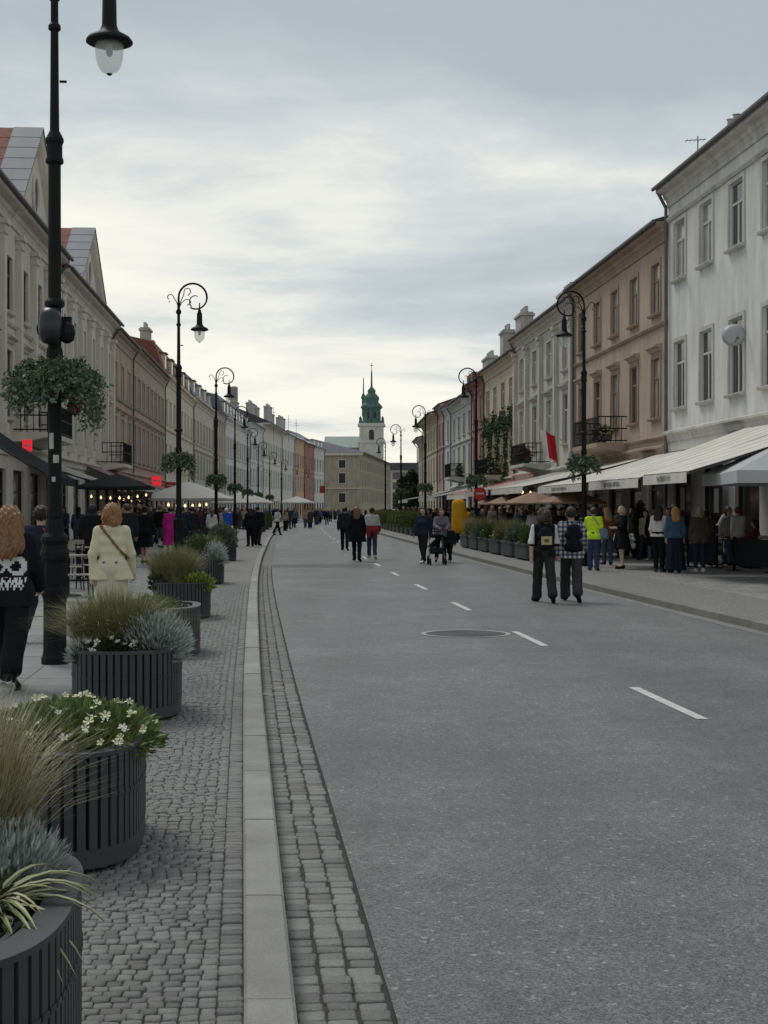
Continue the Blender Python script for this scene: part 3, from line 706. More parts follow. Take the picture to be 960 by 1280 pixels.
sp_ = [(3.1,27.1),(3.1,27.7),(2.75,28.0),(2.7,30.8),(2.75,31.4),(3.3,31.8),(3.1,32.4),(2.3,33.2),(2.0,33.6),(2.3,34.4),(2.2,35.0),(1.5,35.8),(1.1,36.2),(1.25,36.8),(.9,37.4),(.35,38.0),(.28,38.6),(.22,42.0),(.1,43.2)]
smoothy(MB().lathe(sp_, 12).build('copper_helm', cop, ch))
for k in range(8):
    a = k*PI/4 + PI/8; ob = MB(); ob.box(-.35,.35,-.06,.06,28.5,30.5); o_ = ob.build('helm_window', m_framed, ch); o_.location = (2.66*math.sin(a), -2.66*math.cos(a), 0); o_.rotation_euler = (0,0,a)
cr = MB(); cr.box(-.09,.09,-.09,.09,43.2,45.2); cr.box(-.5,.5,-.07,.07,44.3,44.5); cr.build('cross', mat('gilt', (.35,.28,.12), .4, .1, metal=.6), ch)
MB().lathe([(.5,30),(.5,35.2),(.8,35.8),(.4,36.8),(.2,37.2),(.15,41),(.08,42)], 8, -2.6, 12).build('second_spire', cop, ch)
nv = MB(); nv.prism([(20,0),(20,19.5),(9,22.9),(-1.5,19.5),(-1.5,0)], -14.2, -3.7); nv.build('nave', chw, ch)
nr_ = MB(); nr_.prism([(20.6,19.6),(9,23.3),(-2.2,19.6),(-2.2,19.9),(9,23.7),(20.6,19.9)], -14.3, -3.65); nr_.build('nave_roof', mat('patina_roof', (.25,.30,.28), .7, .15, .5), ch)

# plain antenna mast on a roof of the far left row
am = thing('antenna_mast', 'grey cylindrical antenna mast on a rooftop, far left', 'antenna', ((326-480)/1800*215-4, 215, 14.2))
MB().lathe([(.22,0),(.22,1.6),(.55,1.62),(.58,1.8),(.58,5.6),(.3,5.75)], 10).build('mast', mat('mast_grey', (.22,.22,.21), .6), am)
MB().lathe([(1.3,-.3),(1.3,.5),(.9,.9),(.25,1.0)], 10).build('base', m_chim, am)
# slim aerials on the far roofs
for (u, y, z0, h) in ((358, 225, 14.5, 5.2), (375, 250, 15.5, 4.6), (384, 262, 15.2, 5)):
    a_ = MB(); a_.tube([(0,0,0),(0,0,h)], .035, 5); a_.box(-.5,.5,-.02,.02,h-1.2,h-1.15); a_.box(-.35,.35,-.02,.02,h-.8,h-.75)
    o_ = a_.build('roof_aerial', m_zincd, loc=((u-480)/1800*y - 2, y, z0 - 2.2)); tag(o_, '%s of three thin roof aerials on the far left roofs' % {358: 'left', 375: 'middle', 384: 'right'}[u], 'aerial', 'thin aerials on the far left roofs')
# ------------------------------------------------------------------ plants (numpy scatter)
def np_obj(name, V, F, mats, parent=None, loc=None, MI=None, smooth=False):
    me = bpy.data.meshes.new(name); me.from_pydata(V.tolist() if hasattr(V, 'tolist') else V, [], F.tolist() if hasattr(F, 'tolist') else F)
    for m in (mats if isinstance(mats, (list, tuple)) else [mats]): me.materials.append(m)
    if MI is not None: me.polygons.foreach_set('material_index', np.asarray(MI, dtype=np.int32))
    if smooth: me.polygons.foreach_set('use_smooth', [True]*len(me.polygons))
    me.update(); return link(name, me, parent, loc)
def blades(n, rx, ry, h, spread, w, droop=.6, seed=0, hv=.35):
    """arching grass blades from an elliptical base; 3 quads each"""
    r = np.random.default_rng(seed); a = r.uniform(0, 2*PI, n); q = np.sqrt(r.uniform(0, 1, n))
    bx, by = q*rx*np.cos(a), q*ry*np.sin(a)
    da = a + r.normal(0, .7, n); L = h*(1 + r.uniform(-hv, hv*.6, n)); sp = spread*(.15 + q*.85)*r.uniform(.3, 1.2, n)
    V = []; ts = (0, .4, .75, 1.0)
    ww = (1, .9, .6, .08)
    px_, py_ = -np.sin(da), np.cos(da)
    for t, k in zip(ts, ww):
        o = sp*(t**1.8); x = bx + np.cos(da)*o; y = by + np.sin(da)*o; z = L*(t - droop*sp/np.maximum(h,1e-3)*t**3*.6)
        V.append(np.stack([x - px_*w*k/2, y - py_*w*k/2, z], 1)); V.append(np.stack([x + px_*w*k/2, y + py_*w*k/2, z], 1))
    V = np.stack(V, 1).reshape(-1, 3); b = np.arange(n)*8
    F = np.concatenate([np.stack([b+2*i, b+2*i+1, b+2*i+3, b+2*i+2], 1) for i in range(3)])
    return V, F
def leaves(P, size, asp=.5, seed=0, up=.3, sv=.4):
    """folded diamond leaves at points P"""
    r = np.random.default_rng(seed); n = len(P)
    d = r.normal(0, 1, (n,3)); d[:,2] += up; d /= np.linalg.norm(d, axis=1, keepdims=True)
    t = r.normal(0, 1, (n,3)); s = np.cross(d, t); s /= np.linalg.norm(s, axis=1, keepdims=True); nn = np.cross(d, s)
    L = (size*(1 + r.uniform(-sv, sv, n)))[:,None]
    a = P; b = P + d*L*.45 + s*L*asp*.5 + nn*L*.1; c = P + d*L; e = P + d*L*.45 - s*L*asp*.5 + nn*L*.1
    V = np.stack([a,b,c,e], 1).reshape(-1,3); k = np.arange(n)*4
    F = np.concatenate([np.stack([k,k+1,k+2],1), np.stack([k,k+2,k+3],1)])
    return V, F
def blob_pts(n, c, r3, seed=0, shell=.45, zmin=None):
    r = np.random.default_rng(seed); d = r.normal(0,1,(n,3)); d /= np.linalg.norm(d,axis=1,keepdims=True)
    q = (shell + (1-shell)*r.uniform(0,1,n))[:,None]
    P = np.array(c) + d*q*np.array(r3)
    if zmin is not None: P[:,2] = np.maximum(P[:,2], zmin + r.uniform(0,.03,n))
    return P
def petals(P, size, seed=0, np_=5):
    r = np.random.default_rng(seed); V = []; F = []
    for p in P:
        n_ = Vector((r.normal(0,.5), r.normal(0,.5)-.35, 1)).normalized(); t = n_.orthogonal().normalized(); b = n_.cross(t); c = len(V)
        V.append(tuple(Vector(p) - n_*size*.12)); s = size*r.uniform(.75,1.15)
        for k in range(np_):
            a = 2*PI*k/np_
            for da, q in ((-.42,.85),(0,1.0),(.42,.85)):
                V.append(tuple(Vector(p) + (t*math.cos(a+da) + b*math.sin(a+da))*s*q/2 + n_*s*.06))
            i = c+1+3*k; F.append((c,i,i+1,i+2))
    return np.array(V), F
def merge(*ps):
    V = []; F = []; b = 0; MI = []
    for i, (v, f, m) in enumerate(ps):
        V.append(np.asarray(v)); F += [tuple(int(q)+b for q in x) for x in f]; MI += [m]*len(f); b += len(v)
    return np.concatenate(V), F, MI
g_dark = leafmat('leaf_dark', (.035,.06,.025)); g_mid = leafmat('leaf_mid', (.075,.115,.035)); g_fresh = leafmat('leaf_fresh', (.115,.165,.05)); g_lime = leafmat('leaf_lime', (.19,.23,.05)); g_sil = leafmat('leaf_silver', (.38,.42,.40), .2)
g_grass = leafmat('grass_olive', (.205,.205,.095)); g_tan = leafmat('grass_tan', (.34,.31,.19)); g_fl = mat('white_petal', (.70,.69,.62), .6, .06, 20); g_flc = mat('cream_petal', (.62,.60,.40), .6, .06, 20); g_flr = mat('red_petal', (.40,.02,.03), .6, .2, 20)
g_stripe = leafmat('striped_leaf_edge', (.42,.41,.26), .12); g_strm = leafmat('striped_leaf_middle', (.12,.17,.05), .15); g_iv = leafmat('ivy_grey_green', (.13,.175,.12), .3)

def grass_plant(loc, label, h=.5, rx=.2, ry=.2, n=700, sp=.35, w=.005, m=None, seed=0, flowers=0, name='ornamental_grass', group=None):
    V, F = blades(n, rx, ry, h, sp, w, .8, seed)
    P2 = blob_pts(n//6, (0,0,.06), (rx,ry,.10), seed+9, .2, 0); V2, F2 = leaves(P2, .05, .35, seed+1)
    parts = [(V, F, 0), (V2, F2, 1)]
    if flowers:
        r = np.random.default_rng(seed+4); FP = np.stack([r.uniform(-rx*1.2,rx*1.2,flowers), r.uniform(-ry*1.2,ry*1.2,flowers), r.uniform(.08,h*.75,flowers)],1)
        V3, F3 = petals(FP, .035, seed); parts.append((V3, F3, 2))
    V, F, MI = merge(*parts); o = np_obj(name, V, F, [m or g_grass, g_dark, g_fl], None, loc, MI); return tag(o, label, 'grass', group)
def leafy_plant(loc, label, r3=(.3,.3,.15), n=1500, size=.05, m=None, seed=0, flowers=0, fm=None, fs=.05, asp=.55, name='bedding_plant', group=None, cat='plant', c=(0,0,.05), up=.5):
    P = blob_pts(n, c, r3, seed, .35, 0); V, F = leaves(P, size, asp, seed, up)
    parts = [(V, F, 0)]
    if flowers:
        FP = blob_pts(flowers*3, (c[0],c[1],c[2]+.03), (r3[0]*1.02,r3[1]*1.02,r3[2]*1.1), seed+3, .92, 0); FP = FP[FP[:,2] > c[2]][:flowers]
        V3, F3 = petals(FP, fs, seed); parts.append((V3, F3, 1))
    V, F, MI = merge(*parts); o = np_obj(name, V, F, [m or g_mid, fm or g_fl], None, loc, MI); return tag(o, label, cat, group)

# ------------------------------------------------------------------ planters
PLH = .515
def sup(t, a, b, n=3.0):
    c, s = math.cos(t), math.sin(t); return (a*math.copysign(abs(c)**(2/n), c), b*math.copysign(abs(s)**(2/n), s))
def equal_points(a, b, n, count):
    ts = np.linspace(0, 2*PI, 1201); P = np.array([sup(t,a,b,n) for t in ts]); d = np.r_[0, np.cumsum(np.linalg.norm(np.diff(P,axis=0),axis=1))]
    q = np.linspace(0, d[-1], count, endpoint=False); return np.stack([np.interp(q,d,P[:,0]), np.interp(q,d,P[:,1])],1)
def ring_solid(a0, b0, a1, b1, z0, z1, k=64, n=3.0):
    mb = MB(); po = [sup(2*PI*i/k,a1,b1,n) for i in range(k)]; pi_ = [sup(2*PI*i/k,a0,b0,n) for i in range(k)]
    mb.v = [(x,y,z0) for x,y in po] + [(x,y,z1) for x,y in po] + [(x,y,z0) for x,y in pi_] + [(x,y,z1) for x,y in pi_]
    for i in range(k):
        j = (i+1) % k
        mb.f += [(i,j,k+j,k+i),(2*k+j,2*k+i,3*k+i,3*k+j),(k+i,k+j,3*k+j,3*k+i),(j,i,2*k+i,2*k+j)]
    mb.mi = [0]*len(mb.f); return mb
def make_planter(label, single, a=.40, b=.62, h=PLH, group='slatted planters along the left kerb'):
    root = thing('planter', label, 'planter', group=group)
    ring_solid(a-.075, b-.075, a+.012, b+.012, h-.018, h).build('rim', m_steel, root)
    ring_solid(a-.02, b-.02, a+.004, b+.004, .02, .10).build('plinth', m_steel, root)
    ring_solid(a-.05, b-.05, a-.035, b-.035, .02, h-.018).build('liner', m_steelin, root)
    ring_solid(a-.12, b-.12, a-.105, b-.105, h-.12, h-.02).build('inner_lip', m_steel, root)
    mb = MB(); mb.slab([sup(2*PI*i/40,a-.055,b-.055) for i in range(40)], h-.16, h-.09); mb.build('soil', m_soil, root)
    ft = MB(); ft.slab([sup(2*PI*i/40,a-.09,b-.09) for i in range(40)], 0, .02); ft.build('foot', m_iron, root)
    pts_ = equal_points(a, b, 3.0, 66); sm = MB(); sm.box(-.0185,.0185,-.019,.007,0,h-.118); sm.box(-.0205,.0205,.0075,.011,(h-.118)*.54,(h-.118)*.58)
    sme = sm.mesh('slat', m_steel); allm = MB()
    for i in range(66):
        p, q = pts_[i], pts_[(i+1) % 66]; pm = pts_[i-1]; tx, ty = q[0]-pm[0], q[1]-pm[1]; rz = math.atan2(ty, tx) + PI
        if single: o = link('slat', sme, root, (p[0], p[1], .10), rz)
        else:
            c, s = math.cos(rz), math.sin(rz); allm.add([(p[0]+x*c-y*s, p[1]+x*s+y*c, .10+z) for x,y,z in sm.v], sm.f)
    if not single: allm.build('slats', m_steel, root)['kind'] = 'stuff'
    return root
m_steelin = mat('planter_liner', (.035,.038,.042), .6, .1, 5)
p_near = make_planter('dark grey slatted planter with a broad flat rim at the bottom left corner', True)
p_far = make_planter('dark grey slatted planter of grey-green bushes, fifth along the left kerb', False)
def setp(o, l, y): 
    o.location = (xb(y)+l, y, .119); o.rotation_euler = (0,0,-math.atan(slope(y))); return o
setp(p_near, -1.03, 3.84)
specs = [(-1.04, 6.72, 'dark grey slatted planter full of green leaves and cream flowers, second from the bottom left'),
         (-1.05, 11.1, 'dark grey slatted planter with tall grass, white flowers and silver leaves, before the lamp post'),
         (-1.06, 15.7, 'dark grey slatted planter of sparse green, half hidden behind the tall grass planter')]
for l, y, lb in specs: setp(tag(copy_tree(p_near), lb), l, y)
setp(tag(p_far, 'dark grey slatted planter with feathery grass and lime leaves, fifth along the left kerb'), -1.1, 20.9)
for l, y, lb in ((-1.12, 30.3, 'dark grey slatted planter with grey-green bushes, sixth along the left kerb'), (-1.15, 43.5, 'dark grey slatted planter behind the grey-green bushes, seventh along the left kerb')): setp(tag(copy_tree(p_far), lb), l, y)
for i, y in enumerate((86, 97, 108, 119)): setp(tag(copy_tree(p_far), 'small distant slatted planter at the left kerb, %s of four' % ('nearest', 'second', 'third', 'farthest')[i], None, 'distant planters at the left kerb'), -1.0, y)
ST = .119 + PLH - .10       # soil height
def PP(y, l, dx=0, dy=0): return (xb(y+dy)+l+dx, y+dy, ST)
# planter 1
grass_plant(PP(3.84,-1.03,.02,.42), 'tall tan-green feathery grass spilling from the nearest planter at the left edge', .60, .15, .13, 2600, .36, .0034, g_tan, 1, 10)
leafy_plant(PP(3.84,-1.03,.19,.30), 'silvery lace-leaved plant in the far end of the nearest planter', (.17,.21,.19), 3400, .042, g_sil, 2, 0, asp=.22, up=.9, name='silver_ragwort')
leafy_plant(PP(3.84,-1.03,.08,-.05), 'dark low leaves with white flowers in the nearest planter', (.20,.42,.09), 1900, .045, g_dark, 3, 14, fs=.045)
sp = thing('spider_plant', 'arching green and cream striped leaves in the nearest planter at the bottom left', 'plant', PP(3.84,-1.03,.17,-.02))
rs = random.Random(5)
for i in range(64):
    a = rs.uniform(-2.6, 2.6) - PI/2 + 1.0; L = rs.uniform(.22, .42); el = rs.uniform(.5, 1.35); n = 8; w_ = rs.uniform(.016, .024)
    mb = MB(); x = z = 0; th = el; pts = []
    for k in range(n+1):
        pts.append((x, z)); x += L/n*math.cos(th); z += L/n*math.sin(th); th -= (1.5/n)*rs.uniform(.9,1.6)
    for k, (r_, z_) in enumerate(pts):
        wk = w_*(1-(k/n)**2.2)*(.6+.4*min(1,k/2)) + .0006; c, s = math.cos(a), math.sin(a)
        for q, dz in ((-1,.004),(-.45,0),(.45,0),(1,.004)): mb.v.append((r_*c - q*wk*s/2*1.2, r_*s + q*wk*c/2*1.2, z_+dz+.02))
    for k in range(n):
        for q in range(3): mb.f.append((4*k+q, 4*k+q+1, 4*k+q+5, 4*k+q+4)); mb.mi.append(1 if q == 1 else 0)
    mb.build('striped_leaf', [g_stripe, g_strm], sp, smooth=True)
# planter 2
leafy_plant(PP(6.72,-1.04,0.05,0), 'bright green leafy bed with cream flowers overhanging the second planter', (.43,.64,.15), 8200, .042, g_fresh, 11, 60, g_flc, .05, name='petunia_bed', c=(0,0,.07))
leafy_plant(PP(6.72,-1.04,.02,-.25), 'lime green foliage with white flowers at the near side of the second planter', (.36,.32,.12), 2600, .036, g_lime, 12, 26, g_fl, .045, name='petunia_bed', c=(0,0,.07))
# planter 3
grass_plant(PP(11.1,-1.05,-.10,.05), 'tall olive fountain grass in the planter before the lamp post', .54, .27, .36, 4600, .50, .0042, g_grass, 21, 12)
leafy_plant(PP(11.1,-1.05,.22,-.2), 'silver-white lacy foliage at the right side of the tall-grass planter', (.28,.28,.22), 4600, .048, g_sil, 22, 0, asp=.22, up=.9, name='silver_ragwort', c=(0,0,.12))
leafy_plant(PP(11.1,-1.05,.02,.0), 'mixed green leaves and small white flowers among the tall grass before the lamp post', (.32,.45,.22), 1800, .05, g_mid, 27, 24, fs=.05)
leafy_plant(PP(11.1,-1.05,-.08,-.38), 'white flowers and dark leaves along the front of the tall-grass planter', (.30,.16,.10), 1300, .05, g_dark, 23, 34, fs=.055)
leafy_plant(PP(11.1,-1.05,-.3,-.35), 'small pale silver sprigs at the left corner of the tall-grass planter', (.12,.16,.12), 700, .05, g_sil, 24, 0, asp=.2, up=.9, name='silver_ragwort')
# planter 4
leafy_plant(PP(15.7,-1.06,-.1,-.1), 'sparse mid-green plant in the planter behind the silver foliage', (.30,.45,.12), 1400, .06, g_mid, 31, 6, fs=.04)
# planter 5
grass_plant(PP(20.9,-1.1,-.12,0), 'bushy olive grass of the fifth planter beside the cream-coated walker', .6, .27, .42, 3000, .38, .0055, g_grass, 41, 6)
leafy_plant(PP(20.9,-1.1,.22,-.25), 'lime-yellow foliage at the right of the fifth planter', (.24,.28,.14), 900, .07, g_lime, 42, 0)
leafy_plant(PP(20.9,-1.1,-.25,-.2), 'dark green low bush at the left of the fifth planter', (.2,.3,.22), 900, .07, g_dark, 43, 5, fs=.045)
# planters 6, 7
leafy_plant(PP(30.3,-1.12,-.12,-.05), 'dark green rounded bush in the sixth planter', (.32,.45,.38), 2600, .07, g_mid, 51, 0, c=(0,0,.18))
leafy_plant(PP(30.3,-1.12,.22,-.2), 'silver-grey bush at the right of the sixth planter', (.25,.35,.34), 2200, .07, g_sil, 52, 0, asp=.25, c=(0,0,.12))
grass_plant(PP(30.3,-1.12,0,.3), 'olive grass crest at the back of the sixth planter', .6, .3, .25, 800, .3, .009, g_grass, 53)
leafy_plant(PP(43.5,-1.15,0,0), 'grey-green mixed bush in the seventh planter', (.42,.62,.46), 2600, .09, g_iv, 61, 8, fs=.08, c=(0,0,.2))
grass_plant(PP(43.5,-1.15,0,.1), 'olive grass in the seventh planter', .65, .3, .4, 700, .3, .012, g_grass, 62)
bush = leafy_plant((0,0,0), 'round green bush in the nearest of the distant left planters', (.42,.62,.55), 900, .14, g_mid, 71, 0, c=(0,0,.25), group='bushes in the distant left planters')
for i, y in enumerate((86, 97, 108, 119)):
    o = bush if i == 0 else bush.copy()
    if i: col.objects.link(o)
    o.location = PP(y, -1.0)
    o['label'] = 'round green bush in the %s of the distant left planters' % ('nearest', 'second', 'third', 'farthest')[i]
# right side planters: long dark tubs
def make_trough():
    t = thing('planter', 'long dark trough planter', 'planter', group='dark trough planters along the right pavement')
    a, b, h = .42, 1.16, .50
    mb = MB(); mb.slab([sup(2*PI*i/36,a,b,9) for i in range(36)], .05, h-.05); mb.build('tub', m_steel, t)
    ring_solid(a-.07,b-.07,a+.03,b+.03,h-.05,h,36,9).build('rim', m_steel, t)
    for s in (-1, 1): mb = MB(); mb.box(-.34,.34,s*.7-.12,s*.7+.12,0,.05); mb.build('foot', m_iron, t)
    mb = MB(); mb.slab([sup(2*PI*i/36,a-.07,b-.07,9) for i in range(36)], h-.06, h-.045); mb.build('soil', m_soil, t)
    return t
tr = make_trough(); names_ = ['partly behind the two walkers', 'second from the walkers', 'third from the walkers', 'fourth from the walkers', 'fifth from the walkers', 'beside the yellow figure']
for i in range(6):
    o = tr if i == 0 else copy_tree(tr); y = 44.2 + 2.75*i
    o.location = (xb(y)+8.35, y, .118); o.rotation_euler = (0,0,-math.atan(slope(y))); o['label'] = 'dark trough planter of mixed plants on the right, ' + names_[i]
    mm = [g_mid, g_iv, g_grass, g_mid, g_iv, g_grass][i]
    leafy_plant((xb(y)+8.35, y, .118+.47), ['mixed green foliage', 'grey-green foliage', 'olive foliage', 'fresh green foliage', 'dull green foliage', 'pale feathery foliage'][i]+' in the right-hand trough planter, '+names_[i], (.42,.95,.38), 1300, .12, mm, 80+i, 5, g_flc, .08, c=(0,0,.12), group=None)
    if i in (1,2,4,5): grass_plant((xb(y+.2)+8.3, y+.2, .118+.47), 'tuft of feathery grass in the trough planter, '+names_[i], .75, .25, .5, 500, .3, .014, g_tan if i == 5 else g_grass, 90+i)
NTH = ['nearest', 'second', 'third', 'fourth', 'fifth', 'sixth', 'seventh', 'eighth', 'ninth', 'tenth', 'eleventh', 'farthest']
for i in range(12):
    y = 84 + 3.6*i; o = copy_tree(tr); o.location = (xb(y)+8.5, y, .118); o.rotation_euler = (0,0,-math.atan(slope(y)))
    o['label'] = '%s trough planter in the far green row on the right' % NTH[i]; o['group'] = 'far planters in the right-hand row'
b2 = leafy_plant((0,0,0), 'yellow-green bush in the long far planter row on the right', (.5,1.5,.62), 1100, .18, leafmat('leaf_yellowish', (.13,.15,.055)), 101, 0, c=(0,0,.25), group='bushes in the far right planter row')
for i in range(12):
    y = 84 + 3.6*i; o = b2 if i == 0 else b2.copy()
    if i: col.objects.link(o)
    o['label'] = '%s yellow-green bush in the far planter row on the right' % NTH[i]
    o.location = (xb(y)+8.5, y, .118+.47); o.rotation_euler = (0,0,(i*1.3)%.6-.3)

# ------------------------------------------------------------------ street lamps
m_lampglass = bpy.data.materials.new('lamp_glass'); m_lampglass.use_nodes = True
_n, _l = m_lampglass.node_tree.nodes, m_lampglass.node_tree.links; _p = _n['Principled BSDF']
_p.inputs['Base Color'].default_value = (.8,.82,.8,1); _p.inputs['Roughness'].default_value = .15; _p.inputs['Transmission Weight'].default_value = 0
_t = _n.new('ShaderNodeBsdfTransparent'); _t.inputs[0].default_value = (.9,.92,.9,1); _mxs = _n.new('ShaderNodeMixShader'); _mxs.inputs[0].default_value = .30
_l.new(_t.outputs[0], _mxs.inputs[1]); _l.new(_p.outputs[0], _mxs.inputs[2]); _l.new(_mxs.outputs[0], _n['Material Output'].inputs[0])
def arc(cx, cz, r, a0, a1, n=10, r1=None):
    r1 = r if r1 is None else r1
    return [(cx + (r+(r1-r)*i/n)*math.cos(a0+(a1-a0)*i/n), 0, cz + (r+(r1-r)*i/n)*math.sin(a0+(a1-a0)*i/n)) for i in range(n+1)]
def make_lamp(label):
    """local +x points over the road; heights above the pavement"""
    t = thing('street_lamp', label, 'street lamp', group='black cast-iron street lamps with curled arms')
    b = MB(); b.lathe([(.135,0),(.135,.06),(.122,.09),(.116,.14),(.113,.62),(.120,.66),(.135,.70),(.138,.74),(.132,.78),(.128,1.02),(.142,1.06),(.144,1.12),(.132,1.15),(.125,1.20),(.14,1.24),(.136,1.28),(.10,1.32),(.08,1.46),(.088,1.48),(.085,1.54)], 12)
    b.build('pedestal', m_iron, t)
    d = MB(); d.box(-.06,.06,-.142,-.118,.80,1.0); d.build('service_door', m_iron, t)
    MB().lathe([(.070,1.54),(.066,3.2),(.062,5.1)], 12).build('lower_shaft', m_iron, t)
    for pf, n_ in (([(.062,5.02),(.09,5.04),(.09,5.07),(.078,5.10),(.078,5.22),(.092,5.25),(.092,5.28),(.05,5.36)],12), ([(.066,3.58),(.1,3.6),(.1,3.64),(.066,3.68)],12), ([(.063,3.05),(.085,3.08),(.08,3.16),(.063,3.2)],12), ([(.038,6.36),(.062,6.38),(.062,6.42),(.038,6.45)],10), ([(.036,6.66),(.06,6.69),(.075,6.74),(.06,6.78),(.036,6.82)],10)): MB().lathe(pf, n_).build('collar', m_iron, t)
    MB().lathe([(.048,5.30),(.043,5.8),(.036,6.9)], 10).build('upper_shaft', m_iron, t)
    s = MB(); s.tube([(.05,0,5.86),(.12,0,5.86)], .014, 6); s.build('bracket', m_iron, t)
    # curled arm
    pts = [(0,0,6.8),(0,0,7.12)] + arc(.37, 7.12, .37, PI, PI*.0, 14) + arc(.42, 7.10, .32, -.02, -2.0, 8, .27)[1:] + arc(.47, 7.05, .22, -2.25, -5.0, 9, .10)
    s = MB(); s.tube(pts, [.030]*2 + [.027]*15 + [.022]*8 + [.017 - .0006*i for i in range(10)], 8); s.build('curled_arm', m_iron, t, smooth=True)
    s = MB()
    s.tube([(0.01,0,6.85)] + [(.12+.0*i,0,7.15) for i in ()] + [(.05,0,7.0),(.13,0,7.18)] + arc(.235,7.27,.10,2.6,-1.2,9,.07), .012, 6)
    s.tube([(.01,0,6.84),(.08,0,6.98),(.17,0,7.06)] + arc(.25,6.99,.08,1.9,-1.6,8,.05), .011, 6)
    s.tube([(-.01,0,6.84),(-.05,0,6.99),(-.12,0,7.10)] + arc(-.22,7.12,.085,.2,4.2,10,.06), .012, 6)
    s.lathe([(.0,6.98),(.022,7.0),(.0,7.03)], 6, -.24); s.lathe([(.0,6.9),(.02,6.92),(.0,6.95)], 6, .24); s.lathe([(.0,7.16),(.02,7.18),(.0,7.21)], 6, .25)
    s.build('scrollwork', m_iron, t, smooth=True)
    lx = .545
    s = MB(); s.lathe([(.015,6.98),(.02,6.82),(.035,6.80),(.05,6.74),(.07,6.70),(.075,6.44),(.09,6.40),(.11,6.37),(.21,6.315),(.235,6.28),(.235,6.265),(.20,6.25),(.15,6.255)], 20, lx); lo = s.build('lantern_hood', m_iron, t, smooth=True)
    gl = MB(); gl.lathe([(.142,6.26),(.142,6.18),(.135,6.10),(.115,6.03),(.08,5.975),(.03,5.95)], 18, lx); gl.build('lantern_glass', m_lampglass, lo, smooth=True)
    gl = MB(); gl.lathe([(.015,5.935),(.03,5.947),(.03,5.952)], 10, lx); gl.build('lantern_tip', m_iron, lo)
    gl = MB(); gl.lathe([(.03,6.25),(.035,6.16),(.02,6.13)], 8, lx); gl.build('lamp_holder', mat('lamp_metal', (.3,.3,.3), .4), lo)
    return t
lamp0 = make_lamp('tall black street lamp nearest on the left, with stickers and a flower basket')
def place_lamp(o, l, y, side):
    o.location = (xb(y)+l, y, .12); o.rotation_euler = (0, 0, -math.atan(slope(y)) + (0 if side == 'L' else PI)); return o
m_stick = mat('sticker', (.42,.42,.41), .6, .2, 20)
LL = [14.5, 37.9, 60.6, 83.5, 106, 128, 151, 174, 197, 220]; LR = [39.3, 60.8, 82.8, 101.5, 121]
place_lamp(lamp0, -2.07, LL[0], 'L')
lamp_far = []
ordn = ['second', 'third', 'fourth', 'fifth', 'sixth', 'seventh', 'eighth', 'ninth', 'tenth']
for i, y in enumerate(LL[1:]): lamp_far.append(place_lamp(tag(copy_tree(lamp0), '%s black curled street lamp along the left pavement%s' % (ordn[i], ', with a full green basket' if i == 0 else '')), -2.12, y, 'L'))
for i, y in enumerate(LR): place_lamp(tag(copy_tree(lamp0), '%s black curled street lamp along the right pavement%s' % (['nearest', 'second', 'third', 'fourth', 'fifth'][i], [', before the rose-tan house', ', beside the yellow costume figure', '', '', ''][i])), 8.85, y, 'R')
# lamp 1 extras
for (a, z, w_, h_) in ((-1.25,2.02,.06,.08),(-1.95,2.16,.05,.16),(-1.5,2.62,.05,.05),(-1.6,1.83,.035,.05)):
    s = MB(); r_ = .0715; q = [a - w_/r_/2 + w_/r_*k/4 for k in range(5)]
    s.v = [(r_*math.cos(t_), r_*math.sin(t_), z) for t_ in q] + [(r_*math.cos(t_), r_*math.sin(t_), z+h_) for t_ in q]; s.f = [(k,k+1,6+k,5+k) for k in range(4)]; s.mi = [0]*4
    s.build('sticker', m_stick, lamp0)
fl = thing('floodlight', 'round dark loudspeaker and floodlight cluster strapped to the nearest lamp post', 'floodlight', (lamp0.location.x, lamp0.location.y, .12))
s = MB(); s.lathe([(.02,3.20),(.08,3.22),(.115,3.30),(.125,3.40),(.11,3.50),(.07,3.56)], 14, -.02, -.10); s.build('dome', mat('dome_grey', (.02,.022,.026), .35, .1, spec=.4), fl, smooth=True)
s = MB(); s.lathe([(.02,3.22),(.07,3.25),(.085,3.32),(.07,3.40),(.03,3.44)], 12, .13, -.03); s.lathe([(.02,3.3),(.06,3.32),(.07,3.38),(.05,3.45)], 12, -.12, .02); s.box(-.16,.17,-.03,.03,3.43,3.49); s.build('housing', m_iron, fl, smooth=False)
